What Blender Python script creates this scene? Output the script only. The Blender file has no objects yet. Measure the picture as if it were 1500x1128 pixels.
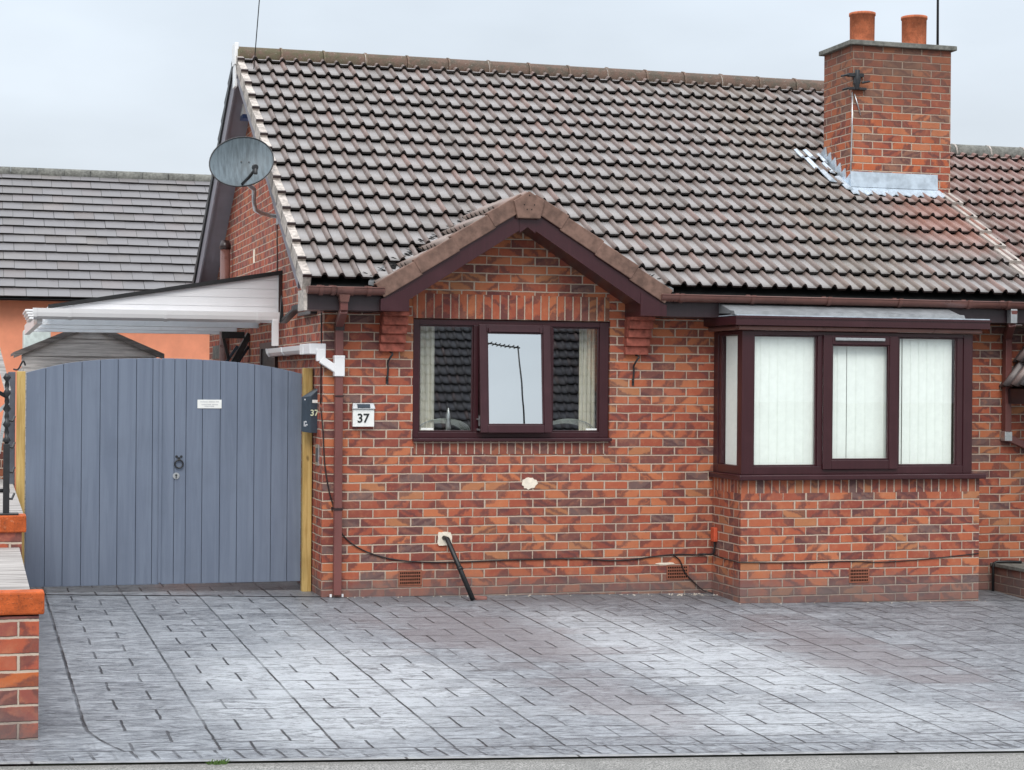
import bpy, bmesh, math, random
from mathutils import Vector, Matrix
random.seed(7)
R = math.radians
SC = bpy.context.scene
COL = SC.collection

# ------------------------------------------------------------------ camera
cam_d = bpy.data.cameras.new("camera")
cam = bpy.data.objects.new("camera", cam_d)
COL.objects.link(cam)
SC.camera = cam
YAW, PITCH, ROLL = .2843, -.0006, .008
_f = Vector((math.sin(YAW)*math.cos(PITCH), math.cos(YAW)*math.cos(PITCH), math.sin(PITCH)))
_r = Vector((math.cos(YAW), -math.sin(YAW), 0)); _u = _r.cross(_f)
_r2 = _r*math.cos(ROLL)+_u*math.sin(ROLL); _u2 = -_r*math.sin(ROLL)+_u*math.cos(ROLL)
_m = Matrix((_r2, _u2, -_f)).transposed().to_4x4()
_m.translation = Vector((-2.80, -15.25, 1.808))
cam.matrix_world = _m
cam_d.sensor_width = 36.0
cam_d.sensor_fit = 'HORIZONTAL'
cam_d.lens = 2685.0/1500.0*36.0
cam_d.clip_start = .05
cam_d.clip_end = 2000

# ------------------------------------------------------------------ sky
SUN_EL, SUN_AZ = R(46), R(200)          # soft overcast sun, from behind the camera
world = bpy.data.worlds.new("World")
SC.world = world
world.use_nodes = True
wn, wl = world.node_tree.nodes, world.node_tree.links
wn.clear()
wo = wn.new("ShaderNodeOutputWorld"); bg = wn.new("ShaderNodeBackground")
sky = wn.new("ShaderNodeTexSky"); sky.sky_type = 'NISHITA'; sky.sun_disc = False
sky.sun_elevation = SUN_EL; sky.sun_rotation = SUN_AZ
sky.air_density = 1.2; sky.dust_density = 3.0
tc = wn.new("ShaderNodeTexCoord"); sx = wn.new("ShaderNodeSeparateXYZ")
wl.new(tc.outputs['Generated'], sx.inputs[0])
cr = wn.new("ShaderNodeValToRGB")       # overcast luminance: three times brighter overhead than at the horizon
cr.color_ramp.elements[0].position = 0.0; cr.color_ramp.elements[0].color = (.292, .312, .335, 1)
cr.color_ramp.elements[1].position = 1.0; cr.color_ramp.elements[1].color = (.86, .88, .91, 1)
e = cr.color_ramp.elements.new(.6); e.color = (.62, .65, .69, 1)
e = cr.color_ramp.elements.new(.22); e.color = (.305, .338, .374, 1)
wl.new(sx.outputs[2], cr.inputs[0])
mp = wn.new("ShaderNodeMapping"); mp.inputs['Scale'].default_value = (1, 1, 2.6)
nz = wn.new("ShaderNodeTexNoise"); nz.inputs['Scale'].default_value = 3.4; nz.inputs['Detail'].default_value = 5
wl.new(tc.outputs['Generated'], mp.inputs[0]); wl.new(mp.outputs[0], nz.inputs['Vector'])
mr = wn.new("ShaderNodeMapRange"); mr.inputs[1].default_value = .3; mr.inputs[2].default_value = .7
mr.inputs[3].default_value = 19.5; mr.inputs[4].default_value = 25.0
wl.new(nz.outputs[0], mr.inputs[0])
vm = wn.new("ShaderNodeVectorMath"); vm.operation = 'SCALE'
wl.new(cr.outputs[0], vm.inputs[0]); wl.new(mr.outputs[0], vm.inputs['Scale'])
mx = wn.new("ShaderNodeMix"); mx.data_type = 'RGBA'; mx.inputs[0].default_value = .92
wl.new(sky.outputs[0], mx.inputs[6]); wl.new(vm.outputs[0], mx.inputs[7])
wl.new(mx.outputs[2], bg.inputs[0]); bg.inputs[1].default_value = .10
wl.new(bg.outputs[0], wo.inputs[0])

# ------------------------------------------------------------------ sun
sd = bpy.data.lights.new("sun", 'SUN'); sd.energy = 1.45; sd.angle = R(28); sd.color = (1.0, .96, .9)
so = bpy.data.objects.new("sun", sd); COL.objects.link(so)
_d = Vector((math.sin(SUN_AZ)*math.cos(SUN_EL), math.cos(SUN_AZ)*math.cos(SUN_EL), math.sin(SUN_EL)))
so.rotation_euler = _d.to_track_quat('Z', 'Y').to_euler(); so.location = _d*40
SC.view_settings.view_transform = 'Standard'; SC.view_settings.look = 'None'
SC.view_settings.exposure = 0.20; SC.view_settings.gamma = 1.0
SC.render.engine = 'CYCLES'; SC.cycles.max_bounces = 8; SC.cycles.transparent_max_bounces = 12

# ================================================================== material helpers
class G:
    """tiny node-graph writer"""
    def __init__(s, name, rough=.6, spec=.5):
        s.m = bpy.data.materials.new(name); s.m.use_nodes = True
        s.n, s.l = s.m.node_tree.nodes, s.m.node_tree.links
        s.b = s.n['Principled BSDF']; s.b.inputs['Roughness'].default_value = rough
        s.b.inputs['Specular IOR Level'].default_value = spec
    def _in(s, sock, v):
        if v is None: return
        if isinstance(v, bpy.types.NodeSocket): s.l.new(v, sock)
        elif isinstance(v, (tuple, list)):
            v = tuple(v)
            if sock.type == 'RGBA' and len(v) == 3: v = v+(1,)
            sock.default_value = v
        else: sock.default_value = v
    def M(s, op, a, b=None, c=None, clamp=False):
        n = s.n.new("ShaderNodeMath"); n.operation = op; n.use_clamp = clamp
        for i, v in enumerate((a, b, c)):
            if v is not None: s._in(n.inputs[i], v)
        return n.outputs[0]
    def add(s, a, b): return s.M('ADD', a, b)
    def sub(s, a, b): return s.M('SUBTRACT', a, b)
    def mul(s, a, b): return s.M('MULTIPLY', a, b)
    def fl(s, a): return s.M('FLOOR', a)
    def fr(s, a): return s.M('FRACT', a)
    def step(s, a, lo, hi):
        n = s.n.new("ShaderNodeMapRange"); n.interpolation_type = 'SMOOTHSTEP'
        s._in(n.inputs[0], a); n.inputs[1].default_value = lo; n.inputs[2].default_value = hi
        return n.outputs[0]
    def comb(s, x=0., y=0., z=0.):
        n = s.n.new("ShaderNodeCombineXYZ")
        for i, v in enumerate((x, y, z)): s._in(n.inputs[i], v)
        return n.outputs[0]
    def obj(s):
        n = s.n.new("ShaderNodeTexCoord"); q = s.n.new("ShaderNodeSeparateXYZ")
        s.l.new(n.outputs['Object'], q.inputs[0]); return n.outputs['Object'], q.outputs[0], q.outputs[1], q.outputs[2]
    def normal(s):
        n = s.n.new("ShaderNodeNewGeometry"); q = s.n.new("ShaderNodeSeparateXYZ")
        s.l.new(n.outputs['True Normal'], q.inputs[0]); return q.outputs[0], q.outputs[1], q.outputs[2]
    def noise(s, vec, scale, detail=4, rough=.55, dist=0.):
        n = s.n.new("ShaderNodeTexNoise"); s.l.new(vec, n.inputs['Vector'])
        n.inputs['Scale'].default_value = scale; n.inputs['Detail'].default_value = detail
        n.inputs['Roughness'].default_value = rough; n.inputs['Distortion'].default_value = dist
        return n.outputs[0]
    def white(s, vec):
        n = s.n.new("ShaderNodeTexWhiteNoise"); n.noise_dimensions = '3D'; s.l.new(vec, n.inputs['Vector'])
        q = s.n.new("ShaderNodeSeparateColor"); s.l.new(n.outputs[1], q.inputs[0])
        return q.outputs[0], q.outputs[1], q.outputs[2]
    def vscale(s, vec, xyz):
        n = s.n.new("ShaderNodeVectorMath"); n.operation = 'MULTIPLY'; s.l.new(vec, n.inputs[0]); n.inputs[1].default_value = xyz
        return n.outputs[0]
    def mix(s, f, a, b):
        n = s.n.new("ShaderNodeMix"); n.data_type = 'RGBA'; s._in(n.inputs[0], f); s._in(n.inputs[6], a); s._in(n.inputs[7], b)
        return n.outputs[2]
    def ramp(s, f, stops, const=False):
        n = s.n.new("ShaderNodeValToRGB"); s.l.new(f, n.inputs[0]); cr = n.color_ramp
        if const: cr.interpolation = 'CONSTANT'
        while len(cr.elements) < len(stops): cr.elements.new(.5)
        for e, (p, c) in zip(cr.elements, stops): e.position = p; e.color = tuple(c)+(1,)
        return n.outputs[0]
    def attr(s, name):
        n = s.n.new("ShaderNodeAttribute"); n.attribute_name = name; return n.outputs['Fac']
    def col(s, v): s._in(s.b.inputs['Base Color'], v); return s
    def rgh(s, v): s._in(s.b.inputs['Roughness'], v); return s
    def bump(s, h, strength=.5, dist=.01):
        n = s.n.new("ShaderNodeBump"); n.inputs['Strength'].default_value = strength; n.inputs['Distance'].default_value = dist
        s.l.new(h, n.inputs['Height']); s.l.new(n.outputs[0], s.b.inputs['Normal']); return s

def plain(name, c, rough=.5, spec=.5, var=.15, scale=18, metal=0., bump=.0, stretch=(1, 1, 1)):
    g = G(name, rough, spec); v, x, y, z = g.obj(); v = g.vscale(v, stretch)
    n = g.noise(v, scale, 5, .6); big = g.noise(v, scale*.17, 3)
    k = g.add(g.mul(n, .6), g.mul(big, .4))
    lo = tuple(q*(1-var) for q in c); hi = tuple(min(1, q*(1+var)) for q in c)
    g.col(g.mix(g.step(k, .35, .65), lo, hi)); g.b.inputs['Metallic'].default_value = metal
    g.rgh(g.add(g.mul(n, .2), rough-.1))
    if bump: g.bump(n, bump, .004)
    return g.m

def brick(name, W=.2183, H=.075, swap=False, palette=None, mortar=(.54, .42, .33), z0=.06, stain=True, dark=0., soot=0., joint=.0052):
    """rustic multi-colour facing brick in stretcher bond; swap = bricks set on end"""
    g = G(name, .85, .3); v, x, y, z = g.obj(); nx, ny, nzn = g.normal()
    side = g.M('GREATER_THAN', g.M('ABSOLUTE', nx), .5)
    h = g.add(g.mul(x, g.sub(1., side)), g.mul(g.add(y, .05), side))
    wob = g.noise(v, 6, 2)
    wob2 = g.noise(v, 55, 3)
    u0 = h; w0 = g.sub(z, z0)
    w0 = g.add(w0, g.mul(g.sub(wob, .5), .010)); u0 = g.add(u0, g.mul(g.sub(wob2, .5), .007)); w0 = g.add(w0, g.mul(g.sub(wob2, .5), .006))
    if swap:
        a, b = W, H
        uu = g.M('DIVIDE', u0, W); vv = g.M('DIVIDE', w0, H); ui = g.fl(uu); vi = g.fl(vv); fu = g.fr(uu); fv = g.fr(vv)
    else:
        a, b = W, H
        vv = g.M('DIVIDE', w0, H); vi = g.fl(vv); fv = g.fr(vv)
        par = g.M('MODULO', g.add(vi, 200.), 2.)
        uu = g.add(g.M('DIVIDE', u0, W), g.mul(par, .5)); ui = g.fl(uu); fu = g.fr(uu)
    r1, r2, r3 = g.white(g.comb(ui, vi, side))
    r4, r5, r6 = g.white(g.comb(vi, ui, 3.7))
    fu = g.add(fu, g.mul(g.sub(r5, .5), .03))
    du = g.mul(g.sub(.5, g.M('ABSOLUTE', g.sub(fu, .5))), a)
    dv = g.mul(g.sub(.5, g.M('ABSOLUTE', g.sub(fv, .5))), b)
    d = g.M('MINIMUM', du, dv)
    # per brick joint width jitter
    face = g.step(g.add(d, g.mul(g.sub(r4, .5), .002)), joint-.0022, joint+.0022)
    pal = palette or [(0, (.43, .120, .058)), (.19, (.34, .085, .049)), (.36, (.50, .160, .072)), (.50, (.275, .068, .046)), (.62, (.41, .105, .055)), (.73, (.22, .060, .046)), (.80, (.42, .170, .078)), (.87, (.19, .072, .060)), (.94, (.165, .100, .092))]
    c = g.ramp(r1, pal, True)
    # tone drift inside one brick + speckle
    n1 = g.noise(v, 17, 4, .6); n2 = g.noise(v, 150, 3, .7)
    c = g.mix(g.mul(g.step(n1, .45, .75), .38), c, (.56, .235, .12))
    c = g.mix(g.mul(g.step(n2, .5, .72), .38), c, (.22, .080, .068))
    # soft dark purple kiss marks, slanted across one end of the brick
    sgn = g.sub(g.mul(g.M('GREATER_THAN', r5, .5), 2.), 1.)
    ph = g.add(g.mul(g.sub(fu, .5), a), g.mul(g.mul(g.sub(fv, .5), g.mul(sgn, b)), g.add(.4, g.mul(r1, 2.0))))
    ph = g.add(ph, g.mul(g.sub(n1, .5), .20))
    cen = g.mul(g.sub(r2, .5), .20)
    band = g.sub(1., g.step(g.M('ABSOLUTE', g.sub(ph, cen)), .006, .052))
    band2 = g.step(g.M('ABSOLUTE', g.add(ph, g.mul(cen, .6))), .075, .115)
    band = g.M('MAXIMUM', g.mul(band, g.M('GREATER_THAN', r3, .22)), g.mul(g.mul(band2, .95), g.M('GREATER_THAN', r6, .28)))
    band = g.mul(band, g.add(.30, g.mul(g.noise(v, 48, 4, .7), .85)))
    c = g.mix(g.mul(band, .92), c, (.095, .042, .046))
    # pale weathering film
    film = g.mul(g.step(g.noise(v, 3.1, 5, .65), .48, .78), .25)
    c = g.mix(film, c, (.40, .25, .18))
    c = g.mix(g.mul(g.step(g.noise(v, .9, 5, .7), .46, .70), .20), c, (.13, .075, .055))
    if dark: c = g.mix(dark, c, (.11, .05, .04))
    mc = g.mix(g.noise(v, 45, 4), tuple(q*.72 for q in mortar), tuple(min(1, q*1.12) for q in mortar))
    mc = g.mix(g.mul(g.step(g.noise(v, 1.3, 4), .5, .72), .40), mc, (.36, .27, .22))
    c = g.mix(face, mc, c)
    if soot:
        sk = g.mul(g.step(g.add(z, g.mul(g.sub(g.noise(v, 2.5, 5, .65), .5), 1.6)), soot-.6, soot+.6), .58); c = g.mix(sk, c, (.125, .075, .055))
    if stain:   # grey splash-back dirt on the lowest courses, ragged upper edge
        lim = g.add(-.10, g.mul(g.noise(v, 2.6, 6, .75), .42))
        dirt = g.mul(g.sub(1., g.step(g.sub(z, lim), -.10, .12)), .85)
        c = g.mix(g.mul(dirt, g.add(.45, g.mul(g.noise(v, 9, 4, .7), .6))), c, (.15, .125, .12))
    g.col(c); g.rgh(g.add(.72, g.mul(n2, .25)))
    hgt = g.add(g.mul(face, .8), g.mul(g.add(n1, n2), .14))
    g.bump(hgt, .9, .007)
    return g.m

def tilemat(name, pan, roll, lichen=.35, spec=.6, rough=.42, red=0.):
    g = G(name, rough, spec); v, x, y, z = g.obj()
    r = g.attr('rnd'); q = g.attr('roll'); r2 = g.attr('rnd2')
    c = g.mix(q, pan, roll)
    c = g.mix(g.mul(g.mul(g.step(r, .70, .98), .42), g.add(.25, q)), c, (.27, .16, .135))
    c = g.mix(g.mul(g.step(r2, .6, 1.), .4), c, (.11, .095, .085))
    n = g.noise(v, 9, 5, .65); n2 = g.noise(v, 70, 4, .7); n3 = g.noise(v, 1.1, 4, .6)
    c = g.mix(g.mul(g.step(n, .5, .75), lichen), c, (.30, .27, .235))
    c = g.mix(g.mul(g.step(n2, .52, .72), .35), c, (.095, .08, .075))
    c = g.mix(g.mul(g.step(n3, .5, .75), .3), c, (.25, .225, .20))
    if red:  # newer reddish tiles and brick-dust run below the stack
        a = g.M('DIVIDE', g.sub(x, 6.45), .85); b = g.M('DIVIDE', g.sub(y, .95), .75)
        dd = g.M('SQRT', g.add(g.mul(a, a), g.mul(b, b)))
        k = g.mul(g.sub(1., g.step(g.add(dd, g.mul(g.sub(n, .5), .8)), .25, 1.15)), red)
        c = g.mix(k, c, (.31, .125, .085))
        a = g.M('DIVIDE', g.sub(x, 5.2), 1.1)
        k2 = g.mul(g.sub(1., g.step(g.add(g.M('ABSOLUTE', a), g.mul(g.sub(n3, .5), 1.2)), .1, .8)), .35)
        c = g.mix(g.mul(k2, g.step(n2, .35, .6)), c, (.18, .15, .10))
    c = g.mix(g.attr('butt'), c, (.022, .018, .017))  # near-black butt faces: edge dirt plus course-gap shadow painted in
    g.col(c); g.rgh(g.add(rough-.12, g.mul(n, .3)))
    g.bump(g.add(g.mul(n2, .6), g.mul(n, .4)), .5, .004)
    return g.m

def woodgrain(name, a, b, axis='z', knots=True, rough=.75, scale=1.):
    g = G(name, rough, .3); v, x, y, z = g.obj()
    st = {'z': (22, 22, 1.2), 'x': (1.2, 22, 22), 'y': (22, 1.2, 22)}[axis]
    n = g.noise(g.vscale(v, tuple(s_*scale for s_ in st)), 1.6, 6, .65, .6)
    m_ = g.noise(v, 3.0, 3)
    c = g.mix(g.step(n, .35, .66), a, b)
    c = g.mix(g.mul(g.step(m_, .5, .75), .35 if knots else .14), c, tuple(k*.55 for k in a))
    if knots:
        k = g.noise(g.vscale(v, (8, 8, 5)), 1, 1); c = g.mix(g.mul(g.step(k, .70, .76), .8), c, tuple(k_*.25 for k_ in a))
    g.col(c); g.bump(n, .35, .004); return g.m

def glassmat(name, refl, tint=(1, 1, 1), rough=0.0):
    """coated double glazing: mirror-like share over see-through share"""
    m = bpy.data.materials.new(name); m.use_nodes = True; n, l = m.node_tree.nodes, m.node_tree.links; n.clear()
    o = n.new("ShaderNodeOutputMaterial"); mx = n.new("ShaderNodeMixShader"); t = n.new("ShaderNodeBsdfTransparent"); gl = n.new("ShaderNodeBsdfGlossy")
    gl.inputs['Roughness'].default_value = rough; gl.inputs['Color'].default_value = tint+(1,); t.inputs[0].default_value = (.985, 1, .99, 1)
    tcn = n.new("ShaderNodeTexCoord"); nz_ = n.new("ShaderNodeTexNoise"); nz_.inputs['Scale'].default_value = 2.4; nz_.inputs['Detail'].default_value = 1
    bp = n.new("ShaderNodeBump"); bp.inputs['Strength'].default_value = .025; bp.inputs['Distance'].default_value = .01
    l.new(tcn.outputs['Object'], nz_.inputs['Vector']); l.new(nz_.outputs[0], bp.inputs['Height']); l.new(bp.outputs[0], gl.inputs['Normal'])
    fr = n.new("ShaderNodeFresnel"); fr.inputs[0].default_value = 1.5
    ma = n.new("ShaderNodeMath"); ma.operation = 'ADD'; ma.use_clamp = True; l.new(fr.outputs[0], ma.inputs[0]); ma.inputs[1].default_value = refl
    geo = n.new("ShaderNodeNewGeometry"); inv = n.new("ShaderNodeMath"); inv.operation = 'SUBTRACT'; inv.inputs[0].default_value = 1.0; l.new(geo.outputs['Backfacing'], inv.inputs[1])
    mm = n.new("ShaderNodeMath"); mm.operation = 'MULTIPLY'; l.new(ma.outputs[0], mm.inputs[0]); l.new(inv.outputs[0], mm.inputs[1])
    l.new(mm.outputs[0], mx.inputs[0]); l.new(t.outputs[0], mx.inputs[1]); l.new(gl.outputs[0], mx.inputs[2]); l.new(mx.outputs[0], o.inputs[0])
    return m

# ================================================================== mesh helpers
class B:
    def __init__(s): s.v = []; s.f = []; s.mi = []; s.cur = 0; s.sm = []
    def quad(s, *p, smooth=False):
        i = len(s.v); s.v += [tuple(q) for q in p]; s.f.append(tuple(range(i, i+len(p)))); s.mi.append(s.cur); s.sm.append(smooth); return s
    def box(s, x0, y0, z0, x1, y1, z1, top=None):
        """axis box; top=(dx,dy) unused"""
        p = [(x0,y0,z0),(x1,y0,z0),(x1,y1,z0),(x0,y1,z0),(x0,y0,z1),(x1,y0,z1),(x1,y1,z1),(x0,y1,z1)]
        return s.hexa(p)
    def hexa(s, p):
        i = len(s.v); s.v += [tuple(q) for q in p]
        for f in ((0,3,2,1),(4,5,6,7),(0,1,5,4),(1,2,6,5),(2,3,7,6),(3,0,4,7)):
            s.f.append(tuple(i+k for k in f)); s.mi.append(s.cur); s.sm.append(False)
        return s
    def prism(s, pts, d):
        """polygon pts (3-D list) extruded along vector d"""
        n = len(pts); i = len(s.v); d = Vector(d)
        s.v += [tuple(q) for q in pts]+[tuple(Vector(q)+d) for q in pts]
        s.f.append(tuple(i+k for k in range(n-1, -1, -1))); s.f.append(tuple(i+n+k for k in range(n)))
        for k in range(n): s.f.append((i+k, i+(k+1) % n, i+n+(k+1) % n, i+n+k))
        s.mi += [s.cur]*(n+2); s.sm += [False]*(n+2); return s
    def beam(s, a, b, w, h, up=(0, 0, 1)):
        a, b = Vector(a), Vector(b); t = (b-a).normalized(); up = Vector(up); sd = t.cross(up).normalized(); u2 = sd.cross(t)
        c = [(-w/2, -h/2), (w/2, -h/2), (w/2, h/2), (-w/2, h/2)]
        p = [a+sd*x+u2*y for x, y in c]+[b+sd*x+u2*y for x, y in c]
        return s.hexa([p[0], p[1], p[2], p[3], p[4], p[5], p[6], p[7]])
    def tube(s, pts, r, n=10, caps=True, rads=None, arc=(0, 360)):
        pts = [Vector(p) for p in pts]; i0 = len(s.v); full = arc == (0, 360); prev = None
        m = n if full else n+1
        for k, p in enumerate(pts):
            t = (pts[min(k+1, len(pts)-1)]-pts[max(k-1, 0)]).normalized()
            if prev is None:
                ref = Vector((0, 0, 1)) if abs(t.z) < .9 else Vector((1, 0, 0)); sd = t.cross(ref).normalized()
            else: sd = (prev-t*prev.dot(t)).normalized()
            prev = sd; u = sd.cross(t); rr = rads[k] if rads else r
            for j in range(m):
                a = R(arc[0]+(arc[1]-arc[0])*j/n); s.v.append(tuple(p+sd*math.cos(a)*rr+u*math.sin(a)*rr))
        for k in range(len(pts)-1):
            for j in range(n if full else n):
                j2 = (j+1) % m if full else j+1
                s.f.append((i0+k*m+j, i0+k*m+j2, i0+(k+1)*m+j2, i0+(k+1)*m+j)); s.mi.append(s.cur); s.sm.append(True)
        if caps and full:
            s.f.append(tuple(i0+j for j in range(n-1, -1, -1))); s.f.append(tuple(i0+(len(pts)-1)*m+j for j in range(n)))
            s.mi += [s.cur]*2; s.sm += [False]*2
        return s
    def ring(s, c, Rr, r, ax=(0, 1, 0), n=24):
        c = Vector(c); ax = Vector(ax).normalized(); a = ax.orthogonal().normalized(); b = ax.cross(a)
        return s.tube([c+a*Rr*math.cos(2*math.pi*k/n)+b*Rr*math.sin(2*math.pi*k/n) for k in range(n+1)], r, 8, False)
    def frame(s, x0, z0, x1, z1, w, y0, y1, mw=None):
        """rectangular frame in an xz plane, butt-jointed rails between stiles with 2 mm step"""
        s.box(x0, y0, z0, x0+w, y1, z1); s.box(x1-w, y0, z0, x1, y1, z1)
        s.box(x0+w, y0+.002, z0, x1-w, y1, z0+w); s.box(x0+w, y0+.002, z1-w, x1-w, y1, z1); return s
    def pieces(s, eps=.002):
        """split into separate bodies (touching boxes stay together)"""
        par = list(range(len(s.v)))
        def find(a):
            while par[a] != a: par[a] = par[par[a]]; a = par[a]
            return a
        for f in s.f:
            for k in f[1:]: par[find(k)] = find(f[0])
        comp = {}
        for i, f in enumerate(s.f): comp.setdefault(find(f[0]), []).append(i)
        items = []
        for fs in comp.values():
            vs = [s.v[k] for i in fs for k in s.f[i]]
            items.append([fs, [min(v[a] for v in vs)-eps for a in range(3)], [max(v[a] for v in vs)+eps for a in range(3)]])
        go = True
        while go:
            go = False
            for i in range(len(items)):
                for j in range(i+1, len(items)):
                    if all(items[i][1][a] <= items[j][2][a] and items[j][1][a] <= items[i][2][a] for a in range(3)):
                        items[i] = [items[i][0]+items[j][0], [min(p) for p in zip(items[i][1], items[j][1])], [max(p) for p in zip(items[i][2], items[j][2])]]
                        items.pop(j); go = True; break
                if go: break
        out = []
        for fs, _, _ in items:
            b = B(); m = {}
            for i in fs:
                f = []
                for k in s.f[i]:
                    if k not in m: m[k] = len(b.v); b.v.append(s.v[k])
                    f.append(m[k])
                b.f.append(tuple(f)); b.mi.append(s.mi[i]); b.sm.append(s.sm[i])
            out.append(b)
        return out
    def each(s, name, *a, **k):
        return [p.build(name, *a, **k) for p in s.pieces()]
    def build(s, name, mats, parent=None, bevel=0., attrs=None, normals=True):
        me = bpy.data.meshes.new(name); me.from_pydata(s.v, [], s.f)
        mats = mats if isinstance(mats, (list, tuple)) else [mats]
        for m in mats: me.materials.append(m)
        me.polygons.foreach_set('material_index', s.mi); me.polygons.foreach_set('use_smooth', s.sm)
        if attrs:
            for k, vals in attrs.items():
                at = me.attributes.new(k, 'FLOAT', 'FACE'); at.data.foreach_set('value', vals)
        if normals:
            bm = bmesh.new(); bm.from_mesh(me); bmesh.ops.remove_doubles(bm, verts=bm.verts, dist=1e-5)
            bmesh.ops.recalc_face_normals(bm, faces=bm.faces); bm.to_mesh(me); bm.free()
        me.update(); o = bpy.data.objects.new(name, me); COL.objects.link(o)
        if parent is not None: o.parent = parent; o.matrix_parent_inverse = parent_inv(parent)
        if bevel:
            md = o.modifiers.new('bevel', 'BEVEL'); md.width = bevel; md.segments = 2; md.limit_method = 'ANGLE'; md.angle_limit = R(40)
        return o

def parent_inv(p):
    m = Matrix.Translation(p.location) if p.type == 'EMPTY' else Matrix.Identity(4)
    q = p.parent
    while q is not None:
        if q.type == 'EMPTY': m = Matrix.Identity(4); break
        q = q.parent
    # every Empty sits unrotated at its thing's base and meshes are written in world units
    base = p
    while base.parent is not None: base = base.parent
    if p is base: return Matrix.Translation(p.location).inverted()
    return Matrix.Identity(4)

def thing(name, loc, label, cat, group=None):
    o = bpy.data.objects.new(name, None); COL.objects.link(o); o.location = loc; o.empty_display_size = .2
    o['label'] = label; o['category'] = cat
    if group: o['group'] = group
    return o
def tag(o, label, cat, group=None):
    o['label'] = label; o['category'] = cat
    if group: o['group'] = group
    return o
def struct(o, kind='structure'): o['kind'] = kind; return o

def text_mesh(name, body, size, mat, parent, loc, rot, extrude=.002, shear=0.):
    cu = bpy.data.curves.new(name, 'FONT'); cu.body = body; cu.size = size; cu.extrude = extrude; cu.align_x = 'CENTER'; cu.align_y = 'CENTER'
    cu.offset = size*.018
    to = bpy.data.objects.new('tmp', cu); COL.objects.link(to); bpy.context.view_layer.update()
    me = bpy.data.meshes.new_from_object(to.evaluated_get(bpy.context.evaluated_depsgraph_get()))
    bpy.data.objects.remove(to)
    mt = Matrix.Translation(loc) @ rot.to_4x4(); me.transform(mt); me.materials.clear(); me.materials.append(mat)
    o = bpy.data.objects.new(name, me); COL.objects.link(o); o.parent = parent; o.matrix_parent_inverse = parent_inv(parent); return o
ROT_FRONT = Matrix(((1, 0, 0), (0, 0, -1), (0, 1, 0)))   # text facing the street (-y)

# ================================================================== materials
M = {}
M['brick'] = brick('facing_brick')
M['brick_side'] = brick('gable_brick', palette=[(0, (.40, .095, .055)), (.25, (.33, .075, .048)), (.5, (.42, .12, .06)), (.75, (.28, .065, .048)), (.9, (.22, .10, .08))])
M['soldier'] = brick('soldier_brick', W=.0735, H=.26, swap=True, z0=2.36-.26, stain=False)
M['sillbrick'] = brick('sill_brick', W=.0735, H=.14, swap=True, z0=1.30-.14, stain=False, dark=.35, palette=[(0, (.34, .085, .05)), (.4, (.28, .07, .05)), (.7, (.40, .12, .06)), (.85, (.22, .10, .085))])
M['bayhead'] = brick('bay_header_brick', W=.0735, H=.14, swap=True, z0=.995-.14, stain=False, dark=.15)
M['pier'] = brick('pier_brick', W=.225, H=.0855, z0=-.085, palette=[(0, (.44, .10, .05)), (.3, (.30, .085, .065)), (.55, (.38, .09, .055)), (.72, (.24, .09, .08)), (.88, (.50, .13, .04))], mortar=(.56, .46, .37), joint=.0065)
M['chimney'] = brick('chimney_brick', z0=.02, soot=4.6, stain=False, palette=[(0, (.46, .12, .05)), (.25, (.36, .09, .05)), (.45, (.50, .17, .08)), (.65, (.30, .08, .05)), (.82, (.22, .11, .08))])
M['lowwall'] = brick('plinth_brick', W=.225, H=.075, dark=.55)
M['tile'] = tilemat('concrete_roof_tile', (.275, .262, .262), (.175, .132, .120), red=.6)
M['tile_nb'] = tilemat('neighbour_roof_tile', (.25, .18, .165), (.235, .130, .112), lichen=.2)
M['tile_gab'] = tilemat('small_gable_tile', (.27, .23, .21), (.25, .19, .165))
M['tile_bg'] = tilemat('flat_grey_tile', (.165, .16, .168), (.165, .16, .168), lichen=.08)
M['tile_dark'] = tilemat('dark_roof_tile', (.15, .145, .155), (.12, .11, .115), lichen=.1)
M['verge'] = plain('verge_mortar_cream', (.44, .395, .36), .8, .3, .38, 26, bump=.5)
M['vergetile'] = plain('brown_verge_tile', (.165, .098, .076), .7, .3, .35, 14, bump=.35)
M['underlay'] = plain('roofing_underlay', (.02, .02, .02), .9, .1)
def ridge_m():
    g = G('ridge_tile', .85, .3); v, x, y, z = g.obj(); n = g.noise(v, 10, 6, .7); n2 = g.noise(v, 60, 4)
    c = g.mix(g.step(n, .4, .65), (.20, .13, .10), (.13, .11, .085))
    li = g.mul(g.sub(1., g.step(x, .2, 2.2)), g.step(n, .35, .6)); c = g.mix(g.mul(li, .75), c, (.15, .135, .075))
    c = g.mix(g.mul(g.step(n2, .62, .7), .6), c, (.45, .42, .36)); g.col(c); g.bump(g.add(n, n2), .6, .006); return g.m
M['ridge'] = ridge_m()
def upvc(name, c, rough=.28):
    g = G(name, rough, .5); v, x, y, z = g.obj()
    n = g.noise(g.vscale(v, (60, 60, 2.5)), 1, 4, .6); n2 = g.noise(v, 5, 3)
    c1 = g.mix(n, tuple(q*.7 for q in c), tuple(q*1.25 for q in c)); c1 = g.mix(g.mul(g.step(n2, .5, .8), .3), c1, tuple(q*1.7+.01 for q in c))
    g.col(c1); g.bump(n, .12, .001); return g.m
M['rosewood'] = upvc('rosewood_upvc', (.046, .0125, .0165))
M['fascia'] = upvc('dark_fascia_upvc', (.036, .022, .026), .35)
M['rainware'] = plain('brown_plastic_rainwater', (.155, .070, .058), .30, .5, .15, 8)
M['rainware_dark'] = plain('dark_brown_plastic', (.03, .016, .016), .3)
M['white_pvc'] = plain('white_pvc', (.84, .84, .85), .32, .5, .03, 4)
M['cladding'] = plain('white_cladding_board', (.80, .80, .82), .35, .5, .03, 3)
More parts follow.
